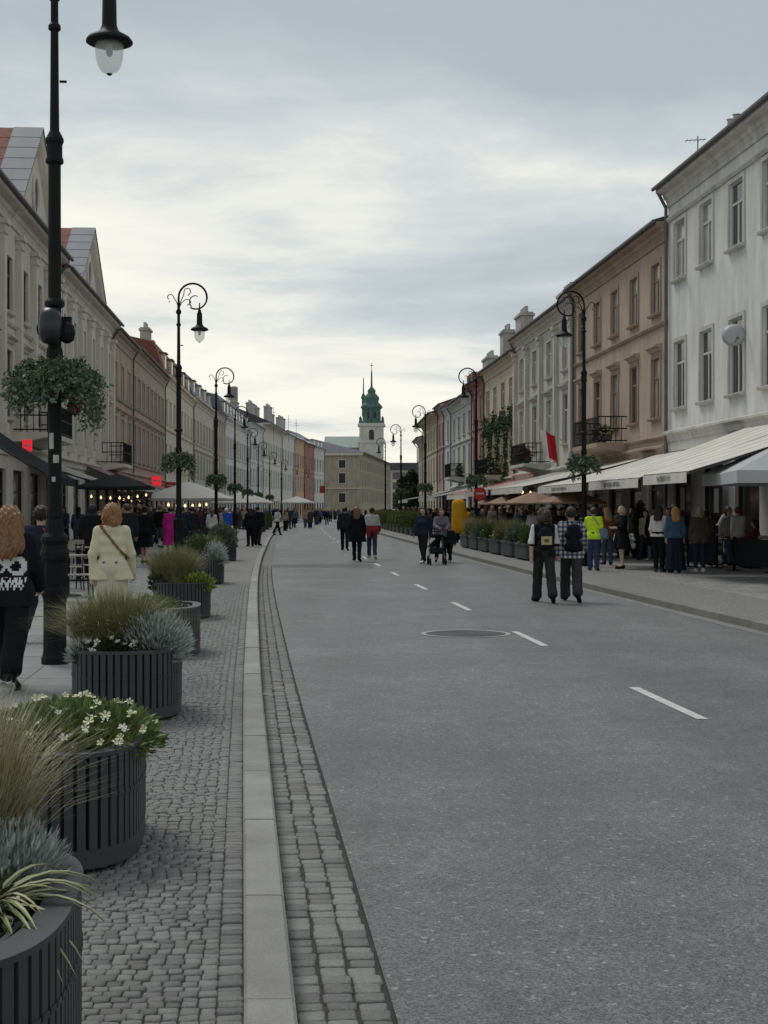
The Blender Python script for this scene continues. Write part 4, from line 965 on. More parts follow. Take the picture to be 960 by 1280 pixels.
# baskets
def basket(loc, label, seed, r=.44, n=1900, group='hanging flower baskets on the lamp posts', lr=.6):
    t = thing('hanging_basket', label, 'flower basket', loc, 0, group)
    s = MB(); s.lathe([(.07,-.24),(.14,-.21),(.22,-.10),(.27,0)], 16); s.build('bowl', m_iron, t)
    R_ = np.random.default_rng(seed)
    a = R_.uniform(0,2*PI,n); q = R_.uniform(.2,1,n)**.5*r; drop = R_.uniform(0,1,n)
    lob = np.exp(-((a-.15)/.45)**2)*1.1 + np.exp(-((a-6.1)/.3)**2) + .55*np.exp(-((a-2.7)/.45)**2) + .25*np.exp(-((a-4.4)/.4)**2)
    z = .10 - (q/r)**3*.13 - np.where(q > r*.62, drop**1.5*(.20+.34*lob), 0) + R_.normal(0,.04,n)
    P = np.stack([q*np.cos(a)*(1+.08*R_.normal(0,1,n)), q*np.sin(a), z],1)
    V, F = leaves(P, .05*lr/.6, .5, seed, -.3, .6); V2, F2 = leaves(P[:n//3]+[0,0,.02], .05*lr/.6, .5, seed+1); V4, F4 = leaves(P[n//3:n//3*2]+[0,0,.03], .045*lr/.6, .3, seed+5, .3, .6)
    nf = 26; fp = P[R_.integers(0,n,nf)] + [0,0,.03]; V3, F3 = petals(fp, .035, seed)
    V, F, MI = merge((V,F,0),(V2,F2,1),(V3,F3,2),(V4,F4,3)); np_obj('foliage', V, F, [g_iv, g_dark, g_flc, g_mid], t, None, MI)
    return t
b0 = basket((lamp0.location.x, lamp0.location.y, 3.0), 'large grey-green trailing flower basket round the nearest lamp post', 3, .46, 4400)
bf = basket((lamp_far[0].location.x, lamp_far[0].location.y, 2.98), 'round green flower basket on the second left lamp post', 6, .42, 1100, lr=1.1)
for i in range(1, 6): clone(bf, (lamp_far[i].location.x, lamp_far[i].location.y, 2.95), i*1.1, 'green flower basket on the %s left lamp post' % ordn[i])
for i, y in enumerate(LR[:4]): clone(bf, (xb(y)+8.85, y, 2.95), 2+i*1.7, 'green flower basket on the %s right lamp post' % ['nearest', 'second', 'third', 'fourth'][i])

# ------------------------------------------------------------------ awnings, parasols, signs
def awning(label, side, y0, y1, z0, z1, proj, m, lettering=True, group=None, val=.25, name='awning', stripes=None, off=0):
    """fabric from the facade (height z0) down to the front bar (height z1), y0 near, y1 far"""
    s = 1 if side == 'L' else -1; fl_ = (SIDE_L if side == 'L' else SIDE_R) + s*off
    o = Vector((xb(y0)+fl_, y0, 0)); p = Vector((xb(y1)+fl_, y1, 0)); d = p - o; L = d.length
    root = thing(name, label, 'awning', o, math.atan2(d.y, d.x), group)      # local x along street, street side is -y for left, +y for right
    q = -1 if side == 'L' else 1
    n = 8; pan = max(2, round(L/1.15)); kx = pan*4; mb = MB()
    zf = lambda x, t: z0 + (z1-z0)*t - .05*math.sin(PI*t) - .012*math.sin(PI*((x/L*pan) % 1.0))*math.sin(PI*min(1,t*1.02))**.6
    for i in range(n+1):
        t = i/n
        for d_ in (0, .015): mb.v += [(L*k_/kx, q*proj*t, zf(L*k_/kx, t) - d_) for k_ in range(kx+1)]
    W2 = kx+1
    for i in range(n):
        for k_ in range(kx):
            a = 2*W2*i + k_; b = a + 2*W2; mb.f += [(a,a+1,b+1,b),(a+W2,b+W2,b+W2+1,a+W2+1)]
        a = 2*W2*i; b = a + 2*W2; mb.f += [(a,b,b+W2,a+W2),(a+kx,a+kx+W2,b+kx+W2,b+kx)]
    mb.mi = [0]*len(mb.f); cv_ = mb.build('canvas', m, root)
    sm = MB()
    for p_ in range(1, pan): sm.tube([(L*p_/pan, q*proj*i/n, zf(L*p_/pan, i/n)+.002) for i in range(n+1)], .006, 4)
    if pan > 1: sm.build('seam', m, cv_)['kind'] = 'stuff'
    k = max(4, int(L/.35)); v = MB()
    for i in range(k+1): v.v += [(L*i/k, q*(proj+.012), z1-.02), (L*i/k, q*(proj+.012+.01*(i%2)), z1-val)]
    v.f = [(2*i,2*i+2,2*i+3,2*i+1) for i in range(k)]; v.mi = [0]*k; vo = v.build('valance', m, root)
    br = MB(); br.box(0,L,min(q*(proj-.05),q*(proj+.005)),max(q*(proj-.05),q*(proj+.005)),z1-.06,z1-.012); br.box(0,L,-.02 if q<0 else .01,-.01 if q<0 else .02,z0-.1,z0+.02); br.build('front_bar', m_zincd, root)
    for x in (.15, L-.15):
        a = MB(); a.tube([(x,0,z0-.35),(x,q*proj*.5,(z0+z1)/2-.12),(x,q*(proj-.05),z1-.05)], .025, 6); a.build('arm', m_zincd, root)
    if lettering:
        r = random.Random(int(y0*10)); lt = MB(); x = L*.34; zc = z1 - val*.52
        while x < L*.66:
            w_ = r.uniform(.05,.10); h_ = r.choice((.045,.06,.06)); 
            lt.box(x, x+w_*.25, q*(proj+.031)-.002, q*(proj+.031)+.002, zc-h_, zc+h_)
            lt.box(x+w_*.25, x+w_, q*(proj+.031)-.002, q*(proj+.031)+.002, zc+r.choice((-h_, 0, h_-.02)), zc+h_*.1+.02+ (0 if r.random()<.5 else h_*.6)); x += w_ + .035
        lt.build('lettering', mat('faded_print', (.20,.20,.20), .8), vo)
    if stripes:
        st = MB(); k = int(L/.5)
        for i in range(k):
            x = L*(i+.25)/k; st.add([(x,q*.05,z0-.02+.012),(x+.24,q*.05,z0-.02+.012),(x+.24,q*proj,z1+.014),(x,q*proj,z1+.014)], [(0,1,2,3)])
        st.build('stripe', stripes, root)
    return root
awning('long cream awning over the terrace of the white house, nearer one', 'R', 31.7, 35.3, 4.0, 2.5, 4.55, m_canvas)
awning('cream awning of the white house next to the dark pillar, farther one', 'R', 35.75, 41.2, 4.0, 2.45, 4.55, m_canvas)
awning('plain cream awning under the iron balcony of the rose-tan house', 'R', 43.0, 50.5, 3.6, 2.45, 4.3, m_canvas)
awning('cream awning in front of the pilastered house below the flag', 'R', 52.5, 60.5, 3.55, 2.5, 4.5, m_canvas, lettering=False)
awning('long grey-white awning before the second right lamp post', 'R', 62, 70, 3.45, 2.5, 4.4, m_canvasw, lettering=False)
awning('low awning with red valance by the round red sign', 'R', 74, 83, 3.3, 2.45, 3.8, m_canvas, lettering=False, stripes=m_red)
awning('white awning end over the far right pavement behind the yellow figure', 'R', 86, 97, 3.3, 2.4, 4.2, m_canvasw, lettering=False)
awning('narrow white awning on the far right near the tree', 'R', 112, 124, 3.2, 2.4, 3.8, m_canvasw, lettering=False)
awning('large charcoal awning with fringe at the left edge', 'L', 37.6, 42.4, 4.3, 2.55, 2.7, m_canvasd, val=.22, lettering=False)
awning('grey-white slanted awning behind the nearest lamp post', 'L', 50, 56, 3.5, 2.7, 2.2, m_canvasw, lettering=False)
awning('pink and white striped awning with red edge above the charcoal parasol', 'L', 64.5, 77, 3.7, 2.75, 2.3, m_canvasw, lettering=False, stripes=mat('stripe_pink', (.45,.17,.17), .9))
awning('red and white awning further along the left shops', 'L', 86, 96, 3.4, 2.6, 2.4, m_canvasw, lettering=False, stripes=m_red)
# near square terrace canopy at the right edge
def parasol(label, loc, w, zr, za, m, rz=0, val=.18, group=None, square=True, cat='parasol', n=4):
    t = thing('parasol', label, cat, loc, rz, group)
    k = n; ph = PI/4 if n == 4 else 0; R_ = w/2*(math.sqrt(2) if n == 4 else 1)
    mb = MB(); seg = 5
    corners = [(R_*math.cos(2*PI*i/k+ph), R_*math.sin(2*PI*i/k+ph)) for i in range(k)]
    for i in range(k):
        a, b = corners[i], corners[(i+1)%k]; base = len(mb.v)
        for q in range(seg+1):
            u_ = q/seg; z = za + (zr-za)*(u_**1.15)
            for c in (0,.5,1): 
                sg = .06*u_*(1-abs(2*c-1))
                mb.v.append(((a[0]*(1-c)+b[0]*c)*u_*(1-sg*.5), (a[1]*(1-c)+b[1]*c)*u_*(1-sg*.5), z - sg*.3))
        for q in range(seg):
            for c in range(2): mb.f.append((base+q*3+c, base+(q+1)*3+c, base+(q+1)*3+c+1, base+q*3+c+1)); mb.mi.append(0)
    cv = mb.build('canopy', m, t)
    v = MB()
    for i in range(k):
        a, b = corners[i], corners[(i+1)%k]; mx_ = ((a[0]+b[0])/2*.97, (a[1]+b[1])/2*.97)
        for (p, q2) in ((a, mx_), (mx_, b)): v.add([(p[0],p[1],zr-(.018 if p is mx_ else 0)),(q2[0],q2[1],zr-(.018 if q2 is mx_ else 0)),(q2[0],q2[1],zr-val),(p[0],p[1],zr-val)], [(0,1,2,3)])
    v.build('valance', m, cv)
    MB().tube([(0,0,0),(0,0,za+.12)], .03, 8).build('pole', m_framed, t)
    rb = MB()
    for c in corners: rb.tube([(0,0,za-.06),(c[0]*.98,c[1]*.98,zr-.03)], .012, 5)
    rb.build('ribs', m_framed, t)
    bs = MB(); bs.box(-.35,.35,-.35,.35,0,.07); bs.build('base', m_iron, t)
    return t
pz = .12
parasol('large grey-white square terrace canopy at the right edge', (9.32, 31.0, pz), 4.2, 2.34, 3.25, m_canvasg, -.05, .26)
parasol('charcoal parasol over a left-hand cafe terrace behind the cream-coated woman', (at(146,640)[0]*0 + (146-480)/1800*50, 50, pz), 2.5, 2.33, 2.78, m_canvasd, .1, .1)
parasol('broad white parasol beyond the pink dress on the left', ((236-480)/1800*74, 74, pz), 4.2, 2.1, 2.95, m_canvasw, 0, .14)
parasol('second white parasol farther along the left pavement', ((303-480)/1800*112, 112, pz), 4.6, 2.05, 2.9, m_canvasw, 0, .14)
parasol('small white parasol in the far distance on the left', ((371-480)/1800*190, 190, pz), 4.5, 2.4, 3.2, m_canvasw, 0, .14, group=None)
for i, (u, y) in enumerate(((668, 52), (641, 57.5), (715, 47.5), (622, 64))):
    parasol('tan-brown cafe parasol on the right, ' + ['behind the dark-haired walker in the road', 'second from the walkers', 'under the nearest cream awning row by the lamp post', 'farthest of the tan ones'][i], ((u-480)/1800*y, y, pz), 2.3, 1.78, 2.18, m_tan, .4*i, .06, 'tan cafe parasols on the right', n=8)

def at_y(u, v, y): return ((u-480)/1800*y, y, 1.68 - (v-636)/1800*y)
def sign(label, p, w_, h_, m, side_rot=0, d=.08, rnd_=False, cat='sign', mark=None):
    t = thing('shop_sign', label, cat, p, side_rot)
    s = MB(); 
    s.box(-w_/2,w_/2,-d/2,d/2,-h_/2,h_/2); s.build('panel', m, t)
    s = MB(); s.tube([(-w_/2-.25,0,h_*.3),(-w_/2,0,h_*.3)], .02, 6); s.tube([(-w_/2-.25,0,-h_*.3),(-w_/2,0,-h_*.3)], .02, 6); s.build('bracket', m_iron, t)
    if mark:
        s = MB(); s.box(-w_*.3,w_*.3,-d/2-.006,-d/2-.001,-h_*.08,h_*.08); s.build('marking', mark, t)
    return t
m_redlit = mat('red_lit_sign', (.5,.02,.03), .5, .05, 5, emit=((1,.03,.05), .55))
sign('small square red lit sign on the beige house above the charcoal awning', at_y(34, 557, 46), .30, .38, m_redlit, mark=m_stick)
sign('square red lit sign over the left shops beyond the charcoal parasol', at_y(195.5, 601, 92), .58, .6, m_redlit, mark=m_stick)
sign('smaller red shop board right of the square red sign', at_y(213, 607, 104), .75, .5, m_red, mark=m_stick)
sign('red shop board far along the left row', at_y(403, 612, 262), 1.0, 1.3, mat('dark_red', (.25,.03,.025), .6))
st = thing('round_sign', 'round red sign beside the second right lamp post', 'road sign', at_y(600, 617, 60.6))
s = MB(); s.lathe([(.0,0),(.26,0),(.27,.012),(.26,.024),(.0,.024)], 20, cap=False); o = s.build('disc', m_red, st); o.rotation_euler = (PI/2,0,0)
s = MB(); s.box(-.16,.16,-.034,-.026,-.045,.045); s.build('bar', m_stick, st)
s = MB(); s.tube([(.0,.02,-.3),(-.26,.02,-.3)], .02, 6); s.tube([(0,.02,.2),(-.26,.02,.2)], .02, 6); s.tube([(0,.03,-.3),(0,.03,.25)], .015, 6); s.build('bracket', m_iron, st)
# flag
fy = 67.6; fp = (xb(fy)+SIDE_R-.05, fy, 4.85)
fg = thing('flag', 'white and red flag hanging from a slanted pole on the greenish-white house', 'flag', fp)
s = MB(); s.tube([(0,0,0),(-1.15,-.25,.62)], .022, 6); s.build('flagpole', m_stick, fg)
s = MB(); nx, nz = 10, 10
for i in range(nx+1):
    for j in range(nz+1):
        t = i/nx; q = j/nz; x = -.40 - .75*t*(1-.25*q) ; z = .22 + .40*t*(1-.0*q) - q*1.25; y = -.13 - .12*t + .09*math.sin(4.2*t*2+q*2)*(.3+q)
        s.v.append((x+ .25*q*(1-t)*.6, y, z))
for i in range(nx):
    for j in range(nz):
        a = i*(nz+1)+j; s.f.append((a,a+1,a+nz+2,a+nz+1)); s.mi.append(1 if i < nx*.58 else 0)
s.build('flag_cloth', [mat('flag_white', (.68,.67,.66), .85, .05), mat('flag_red', (.48,.02,.03), .85, .08)], fg, smooth=True)
# satellite dish and aerial on the white house
dz = at_y(917, 419, 41.3)
ds = thing('satellite_dish', 'round grey satellite dish fixed beside an upper window of the white house', 'satellite dish', (dz[0], dz[1], dz[2]), .25)
s = MB(); s.lathe([(.0,.07),(.12,.06),(.23,.035),(.33,0),(.34,.004),(.23,.042),(.12,.068),(.0,.078)], 24, cap=False); o = s.build('reflector', mat('dish_grey', (.36,.37,.38), .5, .06), ds, smooth=True); o.rotation_euler = (PI/2-.25, 0, -.5)
s = MB(); s.tube([(0,.06,-.02),(.25,.2,-.1),(.62,.25,-.1)], .02, 6); s.tube([(0,-.0,-.28),(-.05,-.30,-.12)], .012, 6); s.box(-.08,-.02,-.36,-.29,-.15,-.09); s.build('mount', m_zincd, ds)
an = thing('roof_aerial', 'small television aerial on the roof edge of the white house', 'aerial', at_y(872, 184, 46))
s = MB(); s.tube([(0,0,-1.0),(0,0,.35)], .018, 6); s.tube([(-.4,0,.2),(.25,0,.24)], .012, 5)
for i in range(5): s.tube([(-.36+.14*i,-.2,.2+.008*i),(-.36+.14*i,.2,.2+.008*i)], .008, 4)
s.build('aerial', m_zincd, an)
# balcony flowers
def fbox(label, u, v, y, w_, rz, red=True, seed=1, h=.22):
    p = at_y(u, v, y); t = thing('flower_box', label, 'flower box', p, rz)
    s = MB(); s.box(-w_/2,w_/2,-.11,.11,-.2,0); s.build('box', m_framed, t)
    P = blob_pts(int(380*w_), (0,0,.08), (w_/2+.05,.2,h), seed, .1); V, F = leaves(P, .11, .6, seed)
    FP = blob_pts(int(90*w_), (0,-.02,.10), (w_/2+.04,.24,h*1.05), seed+1, .85); V2, F2 = petals(FP, .09, seed)
    V, F, MI = merge((V,F,0),(V2,F2,1)); np_obj('flowers', V, F, [g_dark, g_flr if red else g_flc], t, None, MI); return t
sl = lambda y: -math.atan(slope(y)) + PI/2
fbox('red geranium box on the first-floor balcony behind the nearest lamp post', 93, 511, 53.0, 1.5, sl(53), True, 3, .3)
fbox('dark leafy flower box on the railing of the rose-tan house balcony', 752, 545, 56.2, 2.6, sl(50), False, 5, .3)
fbox('red geraniums massed on the balcony of the pilastered house', 655, 573, 73, 3.2, sl(65), True, 7, .4)
fbox('dark shrub box on the balcony of the off-white house', 574, 590, 108, 2.6, sl(98), False, 9, .6)
fbox('green trailing box on the balcony of the ivory house', 617, 586, 88, 2.8, sl(79), False, 11, .5)
# ivy on the ivory house: climbs in arches round the windows
iv = []
R_ = np.random.default_rng(8); y0, y1 = yR[645], yR[606]
Ls = y1 - y0; npt = 3600; P = []
for k in range(npt):
    s_ = R_.uniform(.2, Ls-.2); ph = (s_ / (Ls/4)) % 1
    if R_.uniform() < .42: z = 6.85 + .3*math.sin(s_*1.7) + R_.normal(0,.28)
    else:
        ph = R_.normal(0, .10); s_ = (R_.integers(0, 5) + ph) * Ls/4; z = R_.uniform(3.4, 7.0)
        if not .1 < s_ < Ls-.1: continue
    y = y0 + s_; P.append((xb(y)+SIDE_R-.06-abs(R_.normal(0,.09)), y, z))
V, F = leaves(np.array(P), .17, .75, 4, -.9); o = np_obj('ivy', V, F, [leafmat('ivy_dark', (.045,.075,.03))]); tag(o, 'dark ivy arching round the first-floor windows of the ivory house', 'ivy')
# string lights with warm bulbs under the charcoal parasol and along the left terraces
m_bulb = mat('warm_bulb', (.9,.7,.4), .5, .02, emit=((1,.72,.38), 1.6)); wire = m_iron
def string(label, p, q, n, sag, r=.05):
    p, q = Vector(p), Vector(q); t = thing('string_lights', label, 'string lights', p)
    d = q - p; pts = [d*(i/(2*n)) + Vector((0,0,-sag*4*(i/(2*n))*(1-i/(2*n)))) for i in range(2*n+1)]
    MB().tube(pts, .008, 4).build('wire', wire, t)
    s = MB(); s.lathe([(.008,.02),(.02,0),(r*.9,-r),(r,-r*1.6),(r*.6,-r*2.3),(.005,-r*2.6)], 8); me = s.mesh('bulb', m_bulb, True)
    for i in range(1, 2*n, 2): link('bulb', me, t, pts[i])
string('row of warm bulbs under the charcoal parasol', at_y(108, 618, 52), at_y(188, 616, 56), 7, .12, .04)
string('warm bulbs strung along the shops behind the pink dress', at_y(150, 622, 66), at_y(200, 618, 84), 6, .15, .07)
string('warm bulbs near the broad white parasol', at_y(205, 628, 80), at_y(262, 628, 96), 6, .1, .08)
string('warm bulbs inside the terrace behind the tan parasols', at_y(648, 612, 64), at_y(690, 610, 60), 4, .1, .06)
rbk = thing('flower_wreath', 'dark red round flower wreath hanging among the bulbs under the charcoal parasol', 'wreath', at_y(165, 622, 58))
P = blob_pts(260, (0,0,0), (.72,.3,.25), 3, .3); V, F = leaves(P, .16, .7, 3); V2, F2 = petals(blob_pts(120,(0,0,0),(.74,.32,.26),5,.9), .13, 3); V, F, MI = merge((V,F,0),(V2,F2,1)); np_obj('blossoms', V, F, [g_dark, mat('maroon_petal', (.16,.02,.02), .7)], rbk, None, MI)
# topiary on the right
tp = thing('topiary', 'slim dark conifer in a black pot on the right pavement', 'topiary', (*at(800, 697, pz)[:2], pz))
MB().lathe([(.24,0),(.30,.42),(.32,.46),(.27,.46),(.26,.40)], 14).build('pot', m_iron, tp)
MB().lathe([(.04,.38),(.03,.8)], 6).build('trunk', mat('bark', (.06,.045,.03), .9, .3, 12), tp)
P = np.concatenate([blob_pts(260, (0,0,.5+.16*i), (.30-.022*abs(i-3)-.012*i,.30-.022*abs(i-3)-.012*i,.2), 20+i, .55) for i in range(8)])
V, F = leaves(P, .10, .35, 3, .8); np_obj('crown', V, F, [leafmat('conifer', (.04,.065,.02))], tp)
# far tree on the right
tre = thing('street_tree', 'dark bushy tree at the end of the right-hand row', 'tree', ((513-480)/1800*160, 160, 0))
MB().tube([(0,0,0),(.1,0,1.2),(0,.1,2.4)], [.22,.17,.12], 8).build('trunk', m_framed, tre)
tc_ = [((0,0,3.6),(1.5,1.5,1.6)),((-.8,.2,2.7),(1.1,1.1,1.1)),((.8,-.2,2.6),(1.1,1.1,1.2)),((.2,.2,5.0),(.9,.9,1.0)),((-.7,0,4.4),(.8,.8,.8)),((.95,0,4.0),(.7,.7,.9)),((-.1,-.4,2.0),(1.3,1.0,.8))]
P = np.concatenate([blob_pts(750, c, r3, 30+i, .5) for i, (c, r3) in enumerate(tc_)]); V, F = leaves(P, .34, .6, 9, .2); np_obj('crown', V, F, [leafmat('tree_leaf', (.035,.055,.025))], tre)

# cafe furniture
m_wood = mat('pale_wood', (.24,.215,.18), .6, .15, 8)
def make_chair(label):
    t = thing('cafe_chair', label, 'chair', group='dark metal cafe chairs')
    s = MB(); 
    for i in range(5): s.box(-.21,.21,-.21+.085*i,-.14+.085*i,.44,.46)
    s.build('seat', m_wood, t)
    s = MB(); s.box(-.2,.2,-.235,-.22,.62,.70); s.box(-.2,.2,-.245,-.23,.76,.86); s.build('backrest', m_wood, t)
    for x in (-.2,.2):
        for y in (-.2,.2):
            s = MB(); s.tube([(x*1.1,y*1.15,0),(x,y,.44)] + ([(x,-.23,.88)] if y < 0 else []), .013, 6); s.build('leg', m_iron, t)
    return t
def make_table(label):
    t = thing('cafe_table', label, 'table', group='small round cafe tables')
    MB().lathe([(.0,.71),(.35,.71),(.35,.735),(.0,.735)], 20, cap=False).build('tabletop', m_wood, t); MB().tube([(0,0,.03),(0,0,.71)], .03, 8).build('pedestal', m_iron, t)
    MB().lathe([(.24,0),(.24,.02),(.05,.04)], 14).build('foot', m_iron, t); return t
c0 = make_chair('dark cafe chair with pale slats left of the cream-coated woman, nearest of its row'); c0.location = (*at(97, 752, pz)[:2], pz); c0.rotation_euler = (0,0,-1.2)
for (u, v, rz, lb) in ((88, 738, 1.9, 'cafe chair with pale slats turned to the shops, beside the near lamp post'), (104, 735, -1.0, 'cafe chair with pale slats just behind the nearest one on the left'), (92, 722, .4, 'small cafe chair farther back on the left terrace'), (108, 722, -2.2, 'cafe chair farthest back on the left terrace')):
    clone(c0, (*at(u, v, pz)[:2], pz), rz, lb)
t0 = make_table('round cafe table on the left terrace between pale slatted chairs'); t0.location = (*at(85, 745, pz)[:2], pz)
clone(t0, (*at(98, 726, pz)[:2], pz), 0, 'round cafe table farther back on the left terrace')
for i, (u, v, rz) in enumerate(((890, 707, 2.0), (930, 708, -1.5), (868, 704, .6), (953, 711, 2.6), (900, 703.5, 3.1))):
    clone(c0, (*at(u, v, pz)[:2], pz), rz, 'cafe chair on the right terrace ' + ['left of the man in white', 'right of the man in white', 'by the brown-jacketed person', 'at the right picture edge', 'behind the man in white'][i])
clone(t0, (*at(893, 706, pz)[:2], pz), 0, 'round cafe table before the man in white'); clone(t0, (*at(940, 710, pz)[:2], pz), 0, 'round cafe table at the right edge of the terrace')
# low dark fence panels round the right terrace
def barrier(label, u0, v0, u1, v1):
    a, b = Vector((*at(u0,v0,pz)[:2],pz)), Vector((*at(u1,v1,pz)[:2],pz)); d = b-a; L = d.length
    t = thing('terrace_screen', label, 'screen', a, math.atan2(d.y,d.x)); s = MB(); s.box(.03,L-.03,-.012,.012,.12,.80); s.build('panel', mat('dark_fabric', (.015,.016,.02), .85), t)
    for x in (0, L): s = MB(); s.box(x-.025,x+.025,-.025,.025,.02,.86); s.box(x-.15,x+.15,-.15,.15,0,.02); s.build('post', m_iron, t)
barrier('dark fabric terrace screen left of the man in white', 860, 708, 896, 710); barrier('dark fabric terrace screen under the grey canopy at the right edge', 918, 713, 966, 716)
# framed menu boards on the white house
for i, (u, v, y) in enumerate(((908, 626, 38.6), (865, 624, 41.8))):
    t = thing('menu_board', ['framed menu board on the pillar by the grey canopy', 'small framed board on the pillar behind the ginger-haired woman'][i], 'menu board', (xb(y*1.115)+SIDE_R-.26, y*1.115, 1.68-(v-636)/1800*y*1.115), -math.atan(slope(y)))
    s = MB(); s.box(-.02,.02,-.3,.3,-.45,.45); s.build('frame', m_framed, t); s = MB(); s.box(-.03,-.021,-.22,.22,-.36,.36); s.build('sheet', m_stick, t)
# ------------------------------------------------------------------ people: signed-distance bodies turned into one continuous surface
def surfnet(F, org, h):
    ins = F < 0; s = F.shape; c = np.zeros((s[0]-1, s[1]-1, s[2]-1), np.int8)
    offs = [(i,j,k) for i in (0,1) for j in (0,1) for k in (0,1)]
    sub = lambda A, o: A[o[0]:s[0]-1+o[0], o[1]:s[1]-1+o[1], o[2]:s[2]-1+o[2]]
    for o in offs: c += sub(ins, o)
    act = (c > 0) & (c < 8); ci = np.argwhere(act); n = len(ci)
    idx = -np.ones(act.shape, np.int64); idx[act] = np.arange(n)
    pos = np.zeros((n,3)); cnt = np.zeros(n)
    vals = {o: sub(F, o)[act] for o in offs}
    for a in offs:
        for ax in range(3):
            if a[ax] == 0:
                b = list(a); b[ax] = 1; b = tuple(b); va, vb = vals[a], vals[b]; m = (va < 0) != (vb < 0)
                t = np.where(m, va/np.where(m, va - vb, 1), 0); p = np.array(a, float)[None] + t[:,None]*(np.array(b)-np.array(a))[None]
                pos += p*m[:,None]; cnt += m
    V = org + h*(ci + pos/cnt[:,None]); Q = []
    for ax in range(3):
        u, v = [(1,2),(2,0),(0,1)][ax]
        sl0 = [slice(1,-1)]*3; sl0[ax] = slice(0,-1); sl1 = list(sl0); sl1[ax] = slice(1,None)
        A, B = ins[tuple(sl0)], ins[tuple(sl1)]; e = np.argwhere(A != B)
        if not len(e): continue
        fl = A[tuple(e.T)]; g = e.copy(); 
        for k in range(3):
            if k != ax: g[:,k] += 1
        def ix(du, dv):
            q = g.copy(); q[:,u] -= du; q[:,v] -= dv; return idx[q[:,0], q[:,1], q[:,2]]
        q = np.stack([ix(1,1), ix(0,1), ix(0,0), ix(1,0)], 1); q[~fl] = q[~fl][:, ::-1]; Q.append(q)
    return V, np.concatenate(Q)
def sdf_mesh(caps, h, k=.035, cut=None, warp=None, pad=.06):
    """caps: (a, b, ra, rb) round cones, smooth union; cut(X,Y,Z,F) may clip"""
    A = np.array([c[0] for c in caps]); B = np.array([c[1] for c in caps]); rm = max(max(c[2], c[3]) for c in caps)
    lo = np.minimum(A.min(0), B.min(0)) - rm - pad; hi = np.maximum(A.max(0), B.max(0)) + rm + pad
    n = np.ceil((hi-lo)/h).astype(int) + 1
    ax = [lo[i] + h*np.arange(n[i]) for i in range(3)]
    F = np.full(n, 9.0, np.float32)
    for a, b, ra, rb in caps:
        a = np.array(a, float); b = np.array(b, float); r = max(ra, rb) + k + 2.5*h
        sl_ = []
        for i in range(3):
            l_, h_ = min(a[i], b[i]) - r, max(a[i], b[i]) + r
            sl_.append(slice(max(0, int((l_-lo[i])/h)), min(n[i], int((h_-lo[i])/h)+2)))
        X, Y, Z = np.meshgrid(ax[0][sl_[0]], ax[1][sl_[1]], ax[2][sl_[2]], indexing='ij', sparse=True)
        d = b - a; dd = float(d@d) + 1e-12
        t = np.clip(((X-a[0])*d[0] + (Y-a[1])*d[1] + (Z-a[2])*d[2])/dd, 0, 1)
        D = np.sqrt((X-a[0]-t*d[0])**2 + (Y-a[1]-t*d[1])**2 + (Z-a[2]-t*d[2])**2) - (ra + (rb-ra)*t)
        G = F[tuple(sl_)]; m = np.maximum(k - np.abs(G-D), 0)/k; F[tuple(sl_)] = np.minimum(G, D) - m*m*k*.25
    X, Y, Z = np.meshgrid(*ax, indexing='ij', sparse=True)
    if warp is not None: F = F + warp(X, Y, Z)
    if cut is not None: F = np.maximum(F, cut(X, Y, Z))
    return surfnet(F, lo, h)

def pose_joints(kind, hgt=1.72, fem=False):
    P = dict(walkA=(24,6,-20,22,-20,18,24,20), walkB=(-18,30,22,8,22,22,-18,14), step=(14,4,-10,14,-10,12,12,14), stand=(3,4,-3,4,2,10,-2,10), contra=(6,12,-3,2,6,30,4,16), phone=(3,4,-3,4,24,95,-2,12),
             push=(16,8,-14,22,34,42,34,42), chat=(4,6,-3,3,18,70,4,14), sit=(86,84,80,90,30,60,26,70), wide=(20,4,-24,10,-10,8,14,10), lean=(5,10,-4,4,30,62,28,66))[kind]
    R = math.radians; J = {}; S = hgt/1.75; hx = .092 if not fem else .088; sx = .183 if not fem else .165
    hip = .93; L1 = .43; L2 = .42
    for i, s in enumerate((-1, 1)):
        a, b = R(P[2*i]), R(P[2*i+1])
        H = np.array([s*hx, 0, hip]); K = H + L1*np.array([s*.01, math.sin(a), -math.cos(a)]); A = K + L2*np.array([-s*.005, math.sin(a-b), -math.cos(a-b)])
        pitch = min(0, (a-b))*.8 if kind not in ('sit',) else 0
        T = A + .17*np.array([s*.25, math.cos(pitch), math.sin(pitch)-.05]) + np.array([0,0,-.045]); J['L' if s < 0 else 'R'] = (H, K, A, T)
    dz = min(min(J[q][2][2]-.085, J[q][3][2]-.03) for q in 'LR')
    for q in 'LR': J[q] = tuple(p - np.array([0,0,dz]) for p in J[q])
    up = -dz; J['up'] = up; ln = {'push': .09, 'lean': .10, 'sit': .06}.get(kind, .015 if kind[0] == 'w' else 0)
    J['ln'] = ln
    def tz(x, y, z): return np.array([x, y + ln*(z-.93)/.5, z + up])
    for i, s in enumerate((-1, 1)):
        a, b = R(P[4+2*i]), R(P[5+2*i])
        Sh = tz(s*sx, -.01, 1.425); E = Sh + .29*np.array([s*.20, math.sin(a), -math.cos(a)]); W = E + .25*np.array([s*(.02 if b < .6 else -.35), math.sin(a+b), -math.cos(a+b)])
        W = E + (W-E)/np.linalg.norm(W-E)*.25; hd = (W-E)/.25; Hn = W + hd*.085; J['a'+('L' if s < 0 else 'R')] = (Sh, E, W, Hn, hd)
    J['tz'] = tz; J['S'] = S; J['fem'] = fem
    return J
def seg(a, b, ra, rb=None): return (tuple(a), tuple(b), ra, ra if rb is None else rb)
